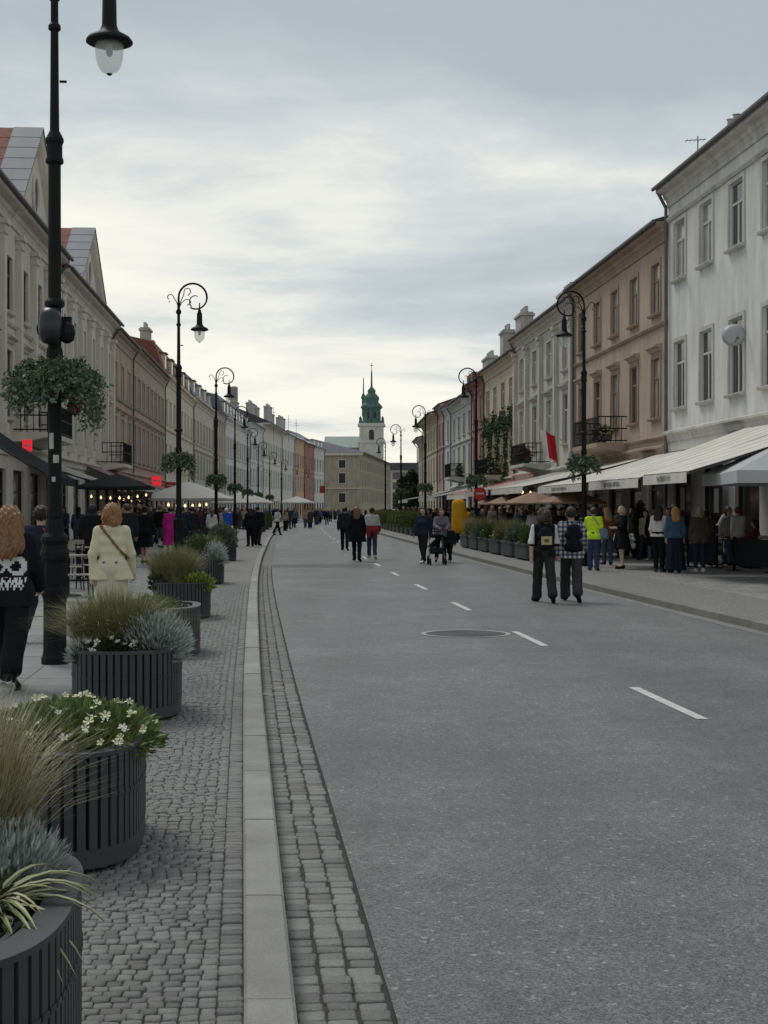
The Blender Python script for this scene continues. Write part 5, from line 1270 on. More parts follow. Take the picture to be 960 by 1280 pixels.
def torso_caps(J, o, fem):
    t = J['tz']; f = .92 if fem else 1.0
    return [seg(t(-.15*f,-.012,1.415), t(.15*f,-.012,1.415), .068+o), seg(t(-.10*f,0,1.30), t(.10*f,0,1.30), .105*f+o), seg(t(-.085*f,.0,1.18), t(.085*f,.0,1.18), .10*f+o),
            seg(t(-.065,-.005,1.06), t(.065,-.005,1.06), .10*f+o), seg(t(-.085,-.015,.95), t(.085,-.015,.95), .112+o)] + ([seg(t(-.07,.07,1.27), t(.07,.07,1.27), .062+o)] if fem else [])
def arm_caps(J, o, upto=1.0, wide=0):
    out_ = []
    for q in ('aL', 'aR'):
        S_, E, W, Hn, hd = J[q]
        out_.append(seg(S_, E if upto >= .5 else S_+(E-S_)*upto*2, .054+o, (.044 if upto >= .5 else .05)+o+wide*.5))
        if upto > .5: out_.append(seg(E, E+(W-E)*min(1,(upto-.5)*2), .044+o+wide*.5, .031+o+wide))
    return out_
def leg_caps(J, o, flare=0.0, upto=1.0):
    out_ = []
    for q in 'LR':
        H, K, A, T = J[q]
        if upto <= .5: out_.append(seg(H, H+(K-H)*upto*2, .088+o, .075+o))
        else: out_ += [seg(H, K, .088+o, .060+o+flare*.4), seg(K, K+(A-K)*min(1,(upto-.5)*2), .058+o+flare*.4, .042+o+flare)]
    return out_
def head_caps(J):
    t = J['tz']; h0 = lambda y, z, x=0: t(x, y, z)
    c = [seg(h0(-.015,1.645), h0(.005,1.66), .093, .090), seg(h0(.03,1.585), h0(.035,1.60), .058, .068), seg(h0(-.01,1.44), h0(.0,1.58), .056, .050),
         seg(h0(.108,1.612), h0(.094,1.645), .014, .009), seg(h0(.078,1.575,-.022), h0(.078,1.575,.022), .017)]
    for s in (-1, 1): c += [seg(h0(-.005,1.605,s*.088), h0(-.015,1.645,s*.092), .012, .016), seg(h0(.072,1.66,s*.03), h0(.07,1.66,s*.045), .02)]
    return c
def add_tubes(V, F, tubes, n=6):
    vs = [V]; fs = F.tolist(); b = len(V)
    for pts, rr in tubes:
        m = MB(); m.tube(pts, rr, n); vs.append(np.array(m.v)); fs += [tuple(i+b for i in f) for f in m.f]; b += len(m.v)
    return np.concatenate(vs), fs
_pmesh = {}
def py_mesh(name, V, F, S, smooth=True):
    me = bpy.data.meshes.new(name); me.from_pydata((np.asarray(V)*S).tolist(), [], F if isinstance(F, list) else F.tolist())
    me.materials.append(None)
    if smooth: me.polygons.foreach_set('use_smooth', [True]*len(me.polygons))
    me.update(); return me
def body_mesh(J, h, fingers):
    caps = torso_caps(J, 0, J['fem']) + arm_caps(J, 0) + leg_caps(J, 0) + head_caps(J)
    for q in ('aL','aR'):
        S_, E, W, Hn, hd = J[q]; caps += [seg(W, Hn, .030, .034)]
    for q in 'LR':
        H, K, A, T = J[q]; caps += [seg(A, T, .042, .03)]
    V, F = sdf_mesh(caps, h, .03)
    if fingers:
        tb = []
        for q, s in (('aL',-1),('aR',1)):
            S_, E, W, Hn, hd = J[q]; hd = Vector(hd); fw = Vector((0,1,0)); ac = (fw - hd*fw.dot(hd)).normalized(); inn = hd.cross(ac)*(-s)
            if inn.x*s > 0: inn = -inn
            for i in range(4):
                b = Vector(Hn) - hd*.012 + ac*(.026-.017*i); L = (.066,.074,.070,.054)[i]
                tb.append(([b, b+hd*L*.45+inn*.010, b+hd*L*.78+inn*.026, b+hd*L*.95+inn*.046], [.0092,.0086,.0080,.006]))
            b = Vector(W) + hd*.03 + ac*.022; tb.append(([b, b+ac*.026+hd*.02+inn*.008, b+ac*.034+hd*.05+inn*.018], [.0105,.0095,.007]))
        t = J['tz']
        for s in (-1,1): 
            p = Vector(t(s*.034,.094,1.64)); tb.append(([p+Vector((-.010,0,0)), p, p+Vector((.010,0,0))], [.003,.007,.003]))
        V, F = add_tubes(V, F, tb)
    return V, F
def person(label, loc, rz, pose='stand', hgt=1.72, fem=False, h=.018, top=None, bottom=None, hair=None, shoes=(.03,.03,.03), skin=None, near=False, group=None):
    """top: dict(c, sleeve 0..1, hem, flare, o, name, kind) bottom: dict(type, c, o, flare, len) hair: dict(c, style)"""
    top = top or {}; bottom = bottom or {}; hair = hair or {}
    root = thing('person', label, 'person', loc, rz, group)
    hgt *= .935 if loc[2] > .05 else 1.0
    J = pose_joints(pose, hgt, fem); S = J['S']; t = J['tz']; up = J['up']
    def get(key, fn):
        if key not in _pmesh: _pmesh[key] = py_mesh(key[0], *fn(), S)
        return _pmesh[key]
    def put(name, me, m):
        o = link(name, me, root); o.material_slots[0].link = 'OBJECT'; o.material_slots[0].material = m; return o
    sz = (round(S,3), fem, pose, h)
    put('body', get(('body',)+sz+(near,), lambda: body_mesh(J, h, near)), skin or m_skin)
    # shoes
    for q in 'LR':
        def fn(q=q):
            H, K, A, T = J[q]; d = (T-A)/np.linalg.norm(T-A); 
            return sdf_mesh([seg(A+[0,0,-.02], A+[0,-.02,-.035], .052), seg(A+[0,-.02,-.04], T, .047, .040)], max(h*.7,.009), .03, lambda X,Y,Z: (min(A[2],T[2]) - .085 + .005*0) - Z if True else None)
        put('shoe', get(('shoe', q)+sz, fn), cloth(shoes))
    if bottom:
        bt = bottom.get('type', 'trousers'); o = bottom.get('o', .014); fl = bottom.get('flare', .01); ln = bottom.get('len', 1.0)
        def fn():
            hips = [seg(t(-.085,-.015,.95), t(.085,-.015,.95), .112+o), seg(t(-.07,-.008,1.04), t(.07,-.008,1.04), .10+o)]
            if bt == 'skirt':
                z1 = ln; w = fl
                caps = hips + [seg(t(-.06,0,.93), t(-.07-w,0,z1), .115+o, .12+o+w), seg(t(.06,0,.93), t(.07+w,0,z1), .115+o, .12+o+w)]
                return sdf_mesh(caps, h, .06, lambda X,Y,Z: np.maximum((z1+up) - Z + .0*X + .012*np.sin(X*40), Z-(1.075+up)), lambda X,Y,Z: .008*np.sin(np.arctan2(Y,X)*9)*np.clip((.9+up-Z)*2,0,1))
            caps = hips + leg_caps(J, o, fl, ln)
            return sdf_mesh(caps, h, .035, lambda X,Y,Z: Z-(1.075+up), lambda X,Y,Z: .003*np.sin(Z*33+X*25+np.sin(Z*13))*np.clip((.9-Z),0,1)*2)
        nm = {'skirt': 'skirt', 'trousers': 'trousers', 'shorts': 'shorts'}[bt]
        put(nm, get((nm, o, fl, ln)+sz, fn), cloth(bottom['c']))
    dec = None
    if top:
        o = top.get('o', .016); hem = top.get('hem', .90); fl = top.get('flare', .0); sl = top.get('sleeve', 1.0); nm = top.get('name', 'jacket'); wd = top.get('wide', .006)
        def fn():
            caps = torso_caps(J, o, fem) + arm_caps(J, o, sl, wd) + [seg(t(-.02,-.02,1.45), t(.02,-.02,1.47), .06+o*.5)]
            if top.get('hood'): caps += [seg(t(-.07,-.10,1.44), t(.07,-.10,1.44), .055), seg(t(0,-.11,1.40), t(0,-.10,1.45), .06)]
            if hem < .93:
                caps += [seg(t(-.085,-.01,.95), t(-.09-fl,-.01,hem), .118+o, .12+o+fl), seg(t(.085,-.01,.95), t(.09+fl,-.01,hem), .118+o, .12+o+fl)]
            return sdf_mesh(caps, h, .035, lambda X,Y,Z: np.maximum(hem + up - Z, Z - (1.505+up) - 0*X), lambda X,Y,Z: .0020*np.sin(Z*31+X*40+np.sin(Y*30+Z*11)*1.5) + (fl > 0)*.007*np.sin(X*38+np.sin(Z*9))*np.clip((1.0+up-Z)*2.2,0,1))
        me = get((nm, o, hem, fl, sl, wd, bool(top.get('hood')))+sz, fn)
        put(nm, me, cloth(top['c'], top.get('kind', ''))); dec = me
    if hair:
        st = hair.get('style', 'short')
        def fn():
            caps = [seg(t(0,-.018,1.652), t(0,.0,1.668), .103, .098)]
            if st in ('long','vlong'):
                zb = 1.34 if st == 'long' else 1.24
                caps += [seg(t(-.045,-.05,1.62), t(-.06,-.115,zb+.06), .072, .058), seg(t(.045,-.05,1.62), t(.06,-.115,zb+.06), .072, .058), seg(t(0,-.06,1.6), t(0,-.125,zb), .075, .055)]
            if st == 'mane': caps += [seg(t(-.06,-.06,1.62), t(-.10,-.17,1.36), .085, .075), seg(t(.06,-.06,1.62), t(.10,-.17,1.36), .085, .075), seg(t(0,-.07,1.6), t(0,-.19,1.32), .09, .08), seg(t(-.10,-.16,1.38), t(-.07,-.185,1.29), .065, .045), seg(t(.09,-.16,1.38), t(.06,-.185,1.27), .065, .04)]
            if st == 'bob': caps += [seg(t(-.06,-.025,1.62), t(-.065,-.03,1.525), .062, .058), seg(t(.06,-.025,1.62), t(.065,-.03,1.525), .062, .058), seg(t(-.03,-.06,1.6), t(.03,-.06,1.53), .065)]
            if st == 'curly': caps += [seg(t(-.07,-.03,1.58), t(-.07,-.03,1.70), .07, .06), seg(t(.07,-.03,1.58), t(.07,-.03,1.70), .07, .06), seg(t(-.04,-.08,1.58), t(.04,-.08,1.68), .075), seg(t(-.03,0,1.74), t(.03,0,1.74), .06)]
            if st == 'bun': caps += [seg(t(0,-.10,1.71), t(0,-.11,1.72), .05)]
            if st == 'hood': caps += [seg(t(0,-.02,1.64), t(0,-.03,1.66), .118), seg(t(-.06,-.03,1.50), t(.06,-.03,1.50), .085)]
            if st == 'cap': caps += [seg(t(-.04,.10,1.68), t(.04,.10,1.68), .02)]
            kf = .035 if st != 'hood' else .06
            tt = t(0,0,1.64)
            def cut(X,Y,Z):
                c = (Y-tt[1])*.9 - (Z-tt[2])*.62 - kf
                c2 = np.maximum((1.60+up)-Z, -9) if st in ('short','bun','cap') else c*0-9
                return np.maximum(c, np.where(np.abs(c2) < 8, c2 - .02 - (Y-tt[1] < -.04)*.05, -9))
            am = .006 if near else .004
            return sdf_mesh(caps, h*.8, .03, cut, lambda X,Y,Z: am*np.sin(X*150+4*np.sin(Z*22)+Y*40) + am*.8*np.sin(X*75+Z*30+Y*110))
        put('hair' if st != 'hood' else 'hood', get(('hair', st, near)+sz, fn), mat('hair_%d_%d_%d' % tuple(int(q*99) for q in hair['c']), hair['c'], .55, .35, 40, bump=.3, bscale=80, spec=.3))
    return root, J, dec
def decal(name, root, me, pred, m, off=.004):
    """flat print or trim: the faces of a garment chosen by pred(x, y, z, normal), lifted by a few millimetres"""
    n = len(me.vertices); co = np.zeros(n*3); me.vertices.foreach_get('co', co); co = co.reshape(-1,3); no = np.zeros(n*3); me.vertex_normals.foreach_get('vector', no); no = no.reshape(-1,3)
    V = []; F = []
    for p in me.polygons:
        c = p.center
        if pred(c.x, c.y, c.z, p.normal):
            b = len(V); V += [tuple(co[i] + no[i]*off) for i in p.vertices]; F.append(tuple(range(b, b+len(p.vertices))))
    if F: 
        mb = MB(); mb.add(V, F); mb.build(name, m, root)
def bag(label, root, p, w_, h_, d, c, name='backpack', strap=None, patch=None, cat='backpack'):
    """rounded bag placed in the frame of the person who carries it, but a thing of its own"""
    M_ = Matrix.Translation(root.location) @ Matrix.Rotation(root.rotation_euler.z, 4, 'Z')
    t = thing(name, label, cat, M_ @ Vector(p), root.rotation_euler.z)
    a, b = w_/2-d*.4, h_/2-d*.4
    V, F = sdf_mesh([seg((-a,0,-b),(a,0,-b),d*.55), seg((-a,0,b*.3),(a,0,b*.3),d*.5), seg((-a*.7,0,b),(a*.7,0,b),d*.38), seg((-a*.8,-d*.35,-b*.6),(a*.8,-d*.35,-b*.6),d*.35), seg((0,0,-b),(0,0,b),d*.5)], .014, .05)
    o = link('bag_body', py_mesh('bag_body', V, F, 1.0), t); o.material_slots[0].link = 'OBJECT'; o.material_slots[0].material = cloth(c)
    for s in strap or ():
        mb = MB(); mb.tube([Vector(q) for q in s], .011, 6); mb.build('strap', cloth(c), t)
    if patch:
        pw, ph, pc = patch; mb = MB(); mb.box(-pw/2,pw/2,-d*.78-.012,-d*.78-.002,-b*.7-ph*.2,-b*.7+ph*.8); po = mb.build('pocket_patch', cloth(pc), t)
        mb = MB(); mb.box(-pw*.22,pw*.22,-d*.78-.018,-d*.78-.0125,-b*.7+ph*.12,-b*.7+ph*.48); mb.build('patch_mark', cloth((.1,.09,.06)), po)
    return t
W_ = lambda u, v, z=.12: at(u, v, z)
HB, HD, HBL, HG, HGI = (.10,.055,.03), (.018,.013,.011), (.36,.24,.12), (.30,.29,.27), (.30,.14,.055)
NAVY, BLK, CHAR, JEAN = (.018,.024,.045), (.010,.010,.012), (.028,.028,.03), (.045,.065,.11)

# --- near left
r1, J1, d1 = person('woman in a black hoodie with white back print and long wavy brown hair', (at(11, 858, .12)[0], at(11, 858, .12)[1], .12), .06, 'walkA', 1.73, True, .0085,
    dict(c=(.012,.013,.018), o=.032, hem=.80, sleeve=1, name='hoodie', wide=.01), dict(c=BLK, o=.030, flare=.035, len=.94), dict(c=(.20,.105,.05), style='mane'), (.02,.02,.022), m_skin2, True)
wp = cloth((.62,.62,.62))
pat = ["........................", "..######........######..", ".########.####.########.", "####...##########...####", "###......######......###", "###.......####.......###", "####.....##..##.....####", ".#########....#########.", "..######........######..", "........................", "#..#.##..#.##.#..##.#..#", "##.###.#.###.##.###.##.#", ".###.##.##.###.##.####..", "..#.#.##.#..##.#.##.#.#.", ".#...#..#.#..#...#...#.."]
def hp(x, y, z, n):
    if n.y > -.15: return False
    i = int((1.165 - z)/.31*len(pat)); j = int((x + .165)/.33*24)
    return 0 <= i < len(pat) and 0 <= j < 24 and pat[i][j] == '#'
decal('white_print', r1, d1, hp, wp, .005)
for q, s in (('L',-1),('R',1)):     # white soles
    H, K, A, T = J1[q]; mb = MB(); mb.tube([(A*J1['S'] + [0,-.05,-.062]).tolist(), (T*J1['S'] + [0,.03,-.022]).tolist()], .028, 8); mb.build('sole', cloth((.6,.6,.58)), r1)
r2, J2, d2 = person('man in a navy jacket with short dark hair beside the nearest lamp post', (at(51, 800, .12)[0], at(51, 800, .12)[1], .12), .0, 'walkB', 1.74, False, .014,
    dict(c=NAVY, o=.03, hem=.84, name='jacket'), dict(c=(.02,.022,.035), o=.02, flare=.012, len=.96), dict(c=HD, style='short'), (.05,.05,.05), near=True)
bag('bright red sling bag of the man in navy by the lamp post', r2, (.13,-.14,1.10), .15, .26, .09, (.36,.03,.05), 'sling_bag', [[(.0,.02,.12),(-.05,.03,.2),(-.12,.10,.25)]], cat='bag')
r3, J3, d3 = person('woman in a cream coat with auburn hair and a brown crossbody strap walking away', (at(140, 812, .12)[0], at(140, 812, .12)[1], .12), .03, 'step', 1.71, True, .0125,
    dict(c=(.62,.58,.41), o=.003, hem=.83, flare=.025, name='coat', wide=.008), dict(type='skirt', c=(.56,.53,.40), o=.004, flare=.02, len=.42), dict(c=(.27,.13,.06), style='bob'), (.3,.25,.2), m_skin2, True)
decal('strap', r3, d3, lambda x, y, z, n: abs((z-1.20) - (-1.25)*(x-.02)) < .022 and y < .02 and z > .95, cloth((.20,.11,.06)), .006)
for x in (-.07, .0, .07):
    zc = .965; best = min(d3.vertices, key=lambda v: (v.co.x-x)**2 + (v.co.z-zc)**2 + (0 if v.co.y < -.05 else 9)); p = best.co
    mb = MB(); mb.lathe([(.0,0),(.014,.0),(.015,.006),(.0,.008)], 10, cap=False); o = mb.build('button', cloth((.14,.09,.05)), r3); o.location = (p.x, p.y-.006, p.z); o.rotation_euler = (PI/2, 0, 0)
decal('half_belt', r3, d3, lambda x, y, z, n: abs(z-.965) < .02 and abs(x) < .13 and n.y < -.3, cloth((.60,.56,.38)), .004)

# --- two walkers in the road on the right
r4, J4, d4 = person('walker in the road with a black waistcoat, white sleeves and curly brown hair', (*at(680, 753, 0)[:2], 0), .05, 'wide', 1.68, False, .014,
    dict(c=BLK, o=.006, hem=.88, sleeve=.52, name='waistcoat', wide=.02), dict(c=CHAR, o=.014, flare=.036, len=.98), dict(c=(.05,.032,.022), style='curly'), BLK, near=True)
decal('white_sleeve', r4, d4, lambda x, y, z, n: abs(x) > .188 and z > 1.05, cloth((.55,.55,.56)), .004)
bag('small black backpack with a beige patch on the walker in the black waistcoat', r4, (.0,-.19,1.16), .27, .36, .13, (.012,.012,.014), 'backpack', [[(-.09,.0,.16),(-.10,.10,.27),(-.10,.2,.25)], [(.09,.0,.16),(.10,.10,.27),(.10,.2,.25)]], (.19,.15,(.40,.33,.19)))
r5, J5, d5 = person('walker in the road in a black and white checked shirt and wide grey trousers', (*at(714, 752, 0)[:2], 0), -.08, 'walkA', 1.74, False, .014,
    dict(c=(.3,.3,.3), o=.016, hem=.82, sleeve=1, name='shirt', kind='plaid', wide=.014), dict(c=(.036,.038,.04), o=.018, flare=.036, len=.97), dict(c=HD, style='short'), BLK, near=True)
bag('large black backpack on the walker in the checked shirt', r5, (.035,-.20,1.16), .30, .46, .16, (.010,.011,.016), 'backpack', [[(-.10,.0,.2),(-.11,.10,.30),(-.11,.22,.28)], [(.10,.0,.2),(.11,.10,.30),(.11,.22,.28)]], None)

# --- right pavement, standing figures
def P_(label, u, v, rz, pose, hgt, fem, top, bottom, hair, shoes=(.03,.03,.03), h=.019, z=.12, **k): return person(label, (*at(u, v, z)[:2], z), rz, pose, hgt, fem, h, top, bottom, hair, shoes, **k)
a = P_('woman in a bright neon-yellow T-shirt and jeans with dark hair', 742, 713, -.15, 'phone', 1.68, True, dict(c=(.52,.75,.04), o=.024, hem=.86, sleeve=.36, name='t_shirt'), dict(c=(.035,.05,.10), o=.02, flare=.01), dict(c=(.05,.03,.02), style='short'), (.05,.05,.06), near=True)
bag('grey-blue shoulder bag at the hip of the woman in neon yellow', a[0], (.24,-.04,.93), .26, .26, .10, (.13,.17,.22), 'shoulder_bag', [[(-.05,.0,.12),(-.25,-.15,.42),(-.38,-.05,.56)]], cat='bag')
P_('person in a rust-orange top behind the woman in neon yellow', 759, 706, .2, 'stand', 1.66, True, dict(c=(.22,.09,.05), o=.018, hem=.88, name='jumper'), dict(c=(.06,.08,.12), o=.015), dict(c=HBL, style='long'))
a = P_('woman in a black dress with short blond hair facing left, bare calves', 777, 711, PI/2+.3, 'chat', 1.72, True, dict(c=BLK, o=.03, hem=.55, flare=.06, name='dress', sleeve=.7), None, dict(c=(.42,.36,.27), style='bob'), BLK, skin=m_skin2, near=True)
bag('white plastic carrier bag beside the woman in the black dress', a[0], (.03,-.30,.72), .30, .36, .10, (.55,.56,.56), 'carrier_bag', None, cat='bag')
P_('woman in a white blouse and black trousers, dark hair, next to the conifer', 824, 715, -.5, 'contra', 1.72, True, dict(c=(.55,.54,.52), o=.02, hem=.93, name='blouse', wide=.012), dict(c=BLK, o=.016, flare=.008), dict(c=HD, style='long'), (.05,.05,.05), near=True)
P_('woman with long ginger-blond hair in a blue jumper and wide navy trousers', 844, 716, .0, 'stand', 1.70, True, dict(c=(.05,.10,.16), o=.03, hem=.92, name='jumper'), dict(type='skirt', c=(.016,.02,.04), o=.012, flare=.045, len=.06), dict(c=(.40,.22,.09), style='long'), BLK, near=True)
P_('person in a dark brown jacket with greying hair beside the blue jumper', 874, 716, .1, 'stand', 1.68, True, dict(c=(.065,.052,.045), o=.034, hem=.78, flare=.01, name='jacket'), dict(c=(.016,.022,.045), o=.016, flare=.0, len=.93), dict(c=(.25,.19,.13), style='bob'), (.5,.5,.48), near=True)
P_('man in a white shirt leaning over a table on the right terrace, back turned', 913, 705, .35, 'lean', 1.72, False, dict(c=(.60,.62,.68), o=.024, hem=.93, sleeve=.4, name='shirt'), dict(c=NAVY, o=.02), dict(c=HD, style='short'), BLK, near=True)
bpy.context.view_layer.update()
P_('seated guest in dark clothes near the man in white on the terrace', 890, 704, PI-.3, 'sit', 1.7, True, dict(c=(.03,.03,.035), o=.02, hem=.93, name='jumper'), dict(c=BLK, o=.018), dict(c=HB, style='long'), near=True)
P_('seated guest in a wine-red top at the far right of the terrace', 947, 709, 1.2, 'sit', 1.7, True, dict(c=(.12,.025,.03), o=.02, hem=.93, name='jumper'), dict(c=BLK, o=.018), dict(c=HD, style='bob'), near=True)
# --- middle of the road
P_('man in a dark jacket leading the three walkers in the middle of the road', 431, 688, 0, 'wide', 1.78, False, dict(c=(.02,.021,.025), o=.03, hem=.85, name='jacket'), dict(c=(.016,.016,.02), o=.014), dict(c=HD, style='short'), BLK, z=0, h=.024)
P_('woman with very long brown hair in a black coat, centre of the three walkers', 446, 702, -.05, 'step', 1.72, True, dict(c=BLK, o=.03, hem=.62, flare=.04, name='coat'), dict(c=BLK, o=.008), dict(c=(.13,.075,.045), style='vlong'), BLK, z=0, h=.022)
a = P_('walker in a pale grey jumper with a red jacket tied round the waist', 465, 699, .05, 'step', 1.70, True, dict(c=(.42,.42,.42), o=.024, hem=.92, name='jumper'), dict(c=(.035,.045,.085), o=.012), dict(c=(.07,.035,.025), style='bun'), (.5,.5,.5), z=0, h=.022)
decal('tied_jacket', a[0], a[2], lambda x, y, z, n: z < 1.12 and z > .93, cloth((.22,.03,.04)), .02)
V, F = sdf_mesh([seg((-.12,-.05,.98),(.12,-.05,.98),.12), seg((-.1,-.08,.95),(-.12,-.1,.75),.08,.06), seg((.1,-.08,.95),(.13,-.09,.72),.08,.05)], .03); o = link('tied_sleeves', py_mesh('tied_sleeves', V, F, 1), a[0]); o.data.materials[0] = cloth((.22,.03,.04))
# --- pushchair group
P_('person in navy with white shoes on the left of the pushchair group', 529, 705, PI-.5, 'step', 1.70, True, dict(c=NAVY, o=.03, hem=.85, name='jacket'), dict(c=(.015,.017,.03), o=.016), dict(c=HD, style='bob'), (.6,.6,.6), z=0, near=True)
P_('woman in grey-lilac pushing a black pushchair towards the camera', 551, 703, PI+.1, 'push', 1.68, True, dict(c=(.15,.145,.17), o=.026, hem=.85, name='jumper'), dict(c=BLK, o=.014), dict(c=HB, style='long'), BLK, z=0, near=True)
P_('child in dark clothes beside the pushchair', 562, 703, PI-.4, 'wide', 1.18, False, dict(c=(.02,.02,.03), o=.03, hem=.85, name='jacket'), dict(c=(.014,.014,.018), o=.018), dict(c=HB, style='short'), (.5,.5,.5), z=0, near=True)
pc = thing('pushchair', 'black pushchair in the road, pushed by the woman in grey-lilac', 'pushchair', (*at(546, 706, 0)[:2], 0), .1)
V, F = sdf_mesh([seg((-.14,.05,.42),(.14,.05,.42),.10), seg((-.14,.18,.55),(.14,.2,.85),.09,.05), seg((-.15,.02,.86),(.15,.02,.86),.06), seg((-.14,-.16,.38),(.14,-.16,.38),.05)], .03, .05); o = link('seat', py_mesh('seat', V, F, 1), pc); o.data.materials[0] = cloth(BLK)
for x in (-.23, .23):
    for y, r_ in ((-.25,.10),(.25,.13)):
        s = MB(); s.lathe([(r_*.6,-.02),(r_,-.02),(r_,.02),(r_*.6,.02)], 14); o = s.build('wheel', m_iron, pc, loc=(x, y, r_)); o.rotation_euler = (0, PI/2, 0)
    s = MB(); s.tube([(x,-.25,.1),(x*.9,.1,.5),(x*.85,.42,1.0)], .014, 6); s.tube([(x,.25,.13),(x*.9,-.02,.42)], .014, 6); s.build('frame', m_zincd, pc)
s = MB(); s.tube([(-.2,.42,1.0),(.2,.42,1.0)], .016, 6); s.build('handle', m_iron, pc)
# --- yellow padded costume
yc = at_y(575, 660, 66); yf = thing('costume_figure', 'tall rounded bright yellow costume figure with dark legs on the right pavement', 'costume', (yc[0], 66, .12), 0)
V, F = sdf_mesh([seg((-.12,0,.70),(-.13,0,1.76),.27,.25), seg((.10,0,.72),(.04,0,1.74),.27,.22), seg((.26,0,1.0),(.40,.02,1.30),.10)], .03, .16, None, lambda X,Y,Z: .008*np.sin(Z*40)*np.sin(X*34)); o = link('costume_body', py_mesh('costume_body', V, F, 1), yf); o.data.materials[0] = mat('yellow_felt', (.62,.30,.015), .85, .12, 5, bump=.3)
for x in (-.12, .12):
    V, F = sdf_mesh([seg((x,0,.5),(x,0,.08),.08,.06), seg((x,0,.05),(x,-.12,.04),.05)], .03); o = link('leg', py_mesh('leg', V, F, 1), yf); o.data.materials[0] = cloth(BLK)
# --- left pavement walkers
a = P_('person in a long bright magenta dress on the left pavement', 213, 694, .1, 'stand', 1.72, True, dict(c=(.42,.02,.20), o=.03, hem=.35, flare=.03, name='dress'), None, dict(c=HD, style='short'), BLK, h=.024, skin=m_skin2)
P_('woman in a black jacket and knee-length black skirt with bare calves, walking away', 181, 706, 0, 'step', 1.72, True, dict(c=BLK, o=.03, hem=.88, name='jacket'), dict(type='skirt', c=BLK, o=.01, flare=.03, len=.52), dict(c=HD, style='bun'), BLK, h=.022)
P_('man in a dark green jacket left of the black-skirted woman', 160, 708, .0, 'stand', 1.78, False, dict(c=(.014,.026,.022), o=.035, hem=.82, name='jacket'), dict(c=(.04,.05,.05), o=.016), dict(c=(.06,.03,.02), style='short'), BLK, h=.022)
P_('person in a black hooded coat behind the cream-coated woman', 115, 722, .2, 'stand', 1.74, False, dict(c=BLK, o=.035, hem=.75, name='coat'), dict(c=BLK, o=.02), dict(c=BLK, style='hood'), BLK, h=.022)
P_('person in dark navy right next to the magenta dress', 227, 694, -.1, 'step', 1.74, False, dict(c=NAVY, o=.03, hem=.85, name='jacket'), dict(c=NAVY, o=.02), dict(c=HD, style='short'), BLK, h=.024)
P_('man in black top and ripped-looking dark trousers, second right of the magenta dress', 240, 690, .1, 'wide', 1.78, False, dict(c=(.012,.014,.022), o=.025, hem=.88, name='jacket'), dict(c=(.05,.055,.065), o=.02), dict(c=HD, style='short'), BLK, h=.024)
P_('person in a vivid blue jacket and white cap beyond the sixth planter', 283, 678, .0, 'stand', 1.68, False, dict(c=(.03,.10,.45), o=.035, hem=.85, name='jacket'), dict(c=(.25,.25,.25), o=.02), dict(c=(.6,.6,.6), style='cap'), h=.028)
P_('left one of two people in dark clothes standing at the left kerb', 313, 683, .3, 'contra', 1.70, True, dict(c=(.012,.013,.02), o=.04, hem=.80, name='coat'), dict(c=BLK, o=.02), dict(c=HD, style='long'), BLK, h=.028)
P_('right one of two people in dark clothes standing at the left kerb', 322, 682, -.3, 'stand', 1.76, False, dict(c=(.02,.016,.018), o=.04, hem=.80, name='coat'), dict(c=(.014,.016,.028), o=.02), dict(c=HD, style='short'), BLK, h=.028)
P_('walker in a white top and black trousers stepping across the far left of the road', 347, 669, -.9, 'wide', 1.72, False, dict(c=(.55,.55,.54), o=.025, hem=.9, sleeve=.4, name='t_shirt'), dict(c=BLK, o=.015), dict(c=HD, style='short'), BLK, h=.03, z=0)

# ------------------------------------------------------------------ crowd: simple one-mesh walkers, copied and recoloured
def crowd_proto(pose, fem, style, h=.036, skirt=False, coat=False):
    J = pose_joints(pose, 1.72, fem); t = J['tz']; up = J['up']; V = []; F = []; MI = []; b = 0
    parts = [(sdf_mesh(head_caps(J)[:3] + [seg(J[q][2], J[q][3], .035) for q in ('aL','aR')], h, .03), 0),
             (sdf_mesh(torso_caps(J,.028,fem) + arm_caps(J,.022) + ([seg(t(-.085,0,.95), t(-.1,0,.62), .14), seg(t(.085,0,.95), t(.1,0,.62), .14)] if coat else []), h, .04, lambda X,Y,Z: Z-(1.5+up)+0*X), 1),
             (sdf_mesh(([seg(t(-.07,0,.95), t(-.1,0,.5), .12), seg(t(.07,0,.95), t(.1,0,.5), .12)] if skirt else leg_caps(J,.018,.015)), h, .03), 2),
             (sdf_mesh([seg(t(0,-.02,1.655), t(0,-.005,1.675), .105)] + ([seg(t(0,-.07,1.6), t(0,-.11,1.36), .09, .075)] if style == 'long' else []), h, .03, lambda X,Y,Z: (Y-J['ln'])*.9-(Z-1.64-up)*.62-.03), 3),
             (sdf_mesh([seg(J[q][2]+[0,0,-.03], J[q][3], .05, .045) for q in 'LR'], h, .02), 4)]
    for (v, f), m in parts: V.append(v); F += (f+b).tolist(); MI += [m]*len(f); b += len(v)
    me = py_mesh('pedestrian', np.concatenate(V), F, .985); me.materials.clear()
    for _ in range(5): me.materials.append(None)
    me.polygons.foreach_set('material_index', np.array(MI, dtype=np.int32)); return me
protos_ = [crowd_proto('stand', False, 's'), crowd_proto('walkA', False, 's'), crowd_proto('walkB', True, 'long'), crowd_proto('contra', True, 'long'), crowd_proto('step', True, 's', skirt=True), crowd_proto('stand', True, 'long', coat=True), crowd_proto('chat', False, 's')]
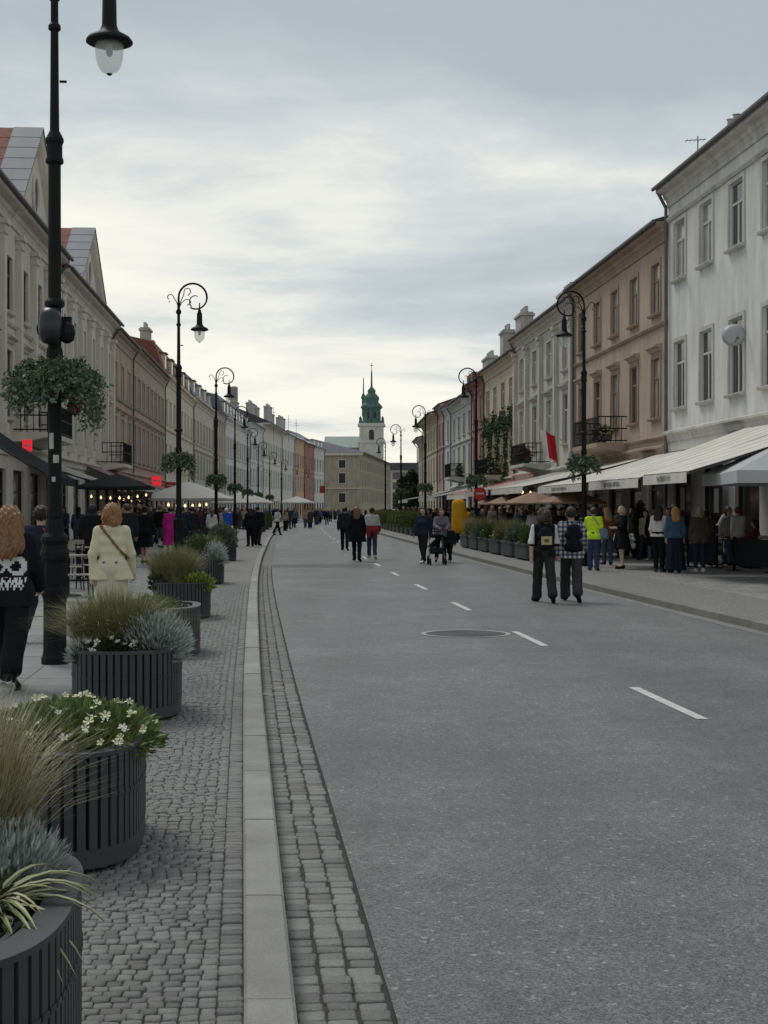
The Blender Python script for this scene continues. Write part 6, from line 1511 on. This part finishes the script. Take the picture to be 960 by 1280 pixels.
pal = [('black', BLK), ('black', (.016,.016,.018)), ('navy', NAVY), ('charcoal', (.035,.035,.038)), ('dark grey', (.06,.06,.062)), ('dark green', (.02,.04,.03)), ('brown', (.07,.045,.03)), ('white', (.52,.52,.51)), ('pale grey', (.27,.27,.27)), ('wine-red', (.10,.02,.03)), ('denim-blue', (.07,.10,.16)), ('beige', (.3,.26,.2)), ('dusty pink', (.35,.2,.2))]
pw = [5,4,5,3.5,3,1.4,2.2,4,3,1.2,3,2.2,1.0]
rc = random.Random(77); ORD = ['', 'second', 'third', 'fourth', 'fifth', 'sixth', 'seventh', 'eighth', 'ninth', 'tenth', 'eleventh']
def crowd(n, fn, where, zone, z=.12):
    k = 0; used = []; made = {}
    tries = 0
    while k < n and tries < n*40:
        tries += 1
        l, y = fn()
        x = xb(y) + l
        if any((x-a)**2 + (y-b)**2 < .36 for a, b in used): continue
        used.append((x, y)); me = rc.choice(protos_); o = link('person', me, None, (x, y, z), rc.choice((0, 0, PI, PI)) + rc.uniform(-.6,.6)); s = rc.uniform(.93, 1.05) * (.93 if z > .05 else .98); o.scale = (s, s, s)
        nm, c = rc.choices(pal, pw)[0]; nm2, c2 = rc.choices(pal[:5] + [pal[10]], [6,5,5,4,3,5])[0]
        hc = rc.choice((HD, HD, HB, HB, (.15,.09,.05), HBL))
        for i, m in enumerate((m_skin, cloth(c), cloth(c2), mat('hair_%d_%d_%d' % tuple(int(q*99) for q in hc), hc, .55, .35, 40), cloth(rc.choice((BLK, (.4,.4,.4)))))):
            o.material_slots[i].link = 'OBJECT'; o.material_slots[i].material = m
        k += 1; made.setdefault((nm, nm2), []).append(o)
    for (nm, nm2), os_ in made.items():
        os_.sort(key=lambda o: o.location.y)
        for i, o in enumerate(os_):
            w_ = '' if len(os_) == 1 else ('nearest ' if i == 0 else 'farthest ' if i == len(os_)-1 else ORD[i] + ' nearest ')
            tag(o, '%spedestrian %s %s' % (w_, 'in ' + nm + ' clothes' if nm == nm2 else 'in %s over %s' % (nm, nm2), where), 'person', zone)
U = rc.uniform
crowd(28, lambda: (U(9.5, 13.2), U(44.5, 60)), 'behind the right trough planters', 'crowd behind the right planters')
crowd(26, lambda: (U(9.0, 13.2), U(62, 82)), 'by the second right lamp post', 'crowd by the second right lamp post')
crowd(34, lambda: (U(9.2, 13.2), U(84, 131)), 'far along the right pavement', 'crowd far on the right pavement')
crowd(16, lambda: (U(-7.6, -3.4), U(40, 60)), 'near the charcoal parasol', 'crowd near the charcoal parasol')
crowd(34, lambda: (U(-7.6, -2.2), U(60, 100)), 'by the white parasols', 'crowd by the white parasols')
crowd(40, lambda: (U(-7.6, -1.4), U(100, 210)), 'far along the left pavement', 'crowd far on the left pavement')
crowd(38, lambda: (U(.4, 6.6), U(140, 330)), 'in the far distance on the road', 'crowd in the far road', 0.0)
crowd(7, lambda: (U(.6, 2.6), U(105, 135)), 'walking on the left half of the distant road', 'walkers on the distant road', 0.0)
crowd(8, lambda: (U(11.2, 13.3), U(36, 45)), 'under the cream awnings of the white house', 'guests under the cream awnings')

# a few scraps of litter in the gutter and on the setts
for (u, v, z, lb) in ((331, 868, .012, 'small white scrap of paper in the gutter beside the kerb'),):
    p = at(u, v, z); mb = MB(); mb.add([(-.02,-.014,.001),(.019,-.016,.006),(.021,.013,.002),(-.004,.018,.012),(-.018,.012,.003)], [(0,1,3),(1,2,3),(0,3,4)]); o = mb.build('paper_scrap', m_stick, loc=p); tag(o, lb, 'litter')
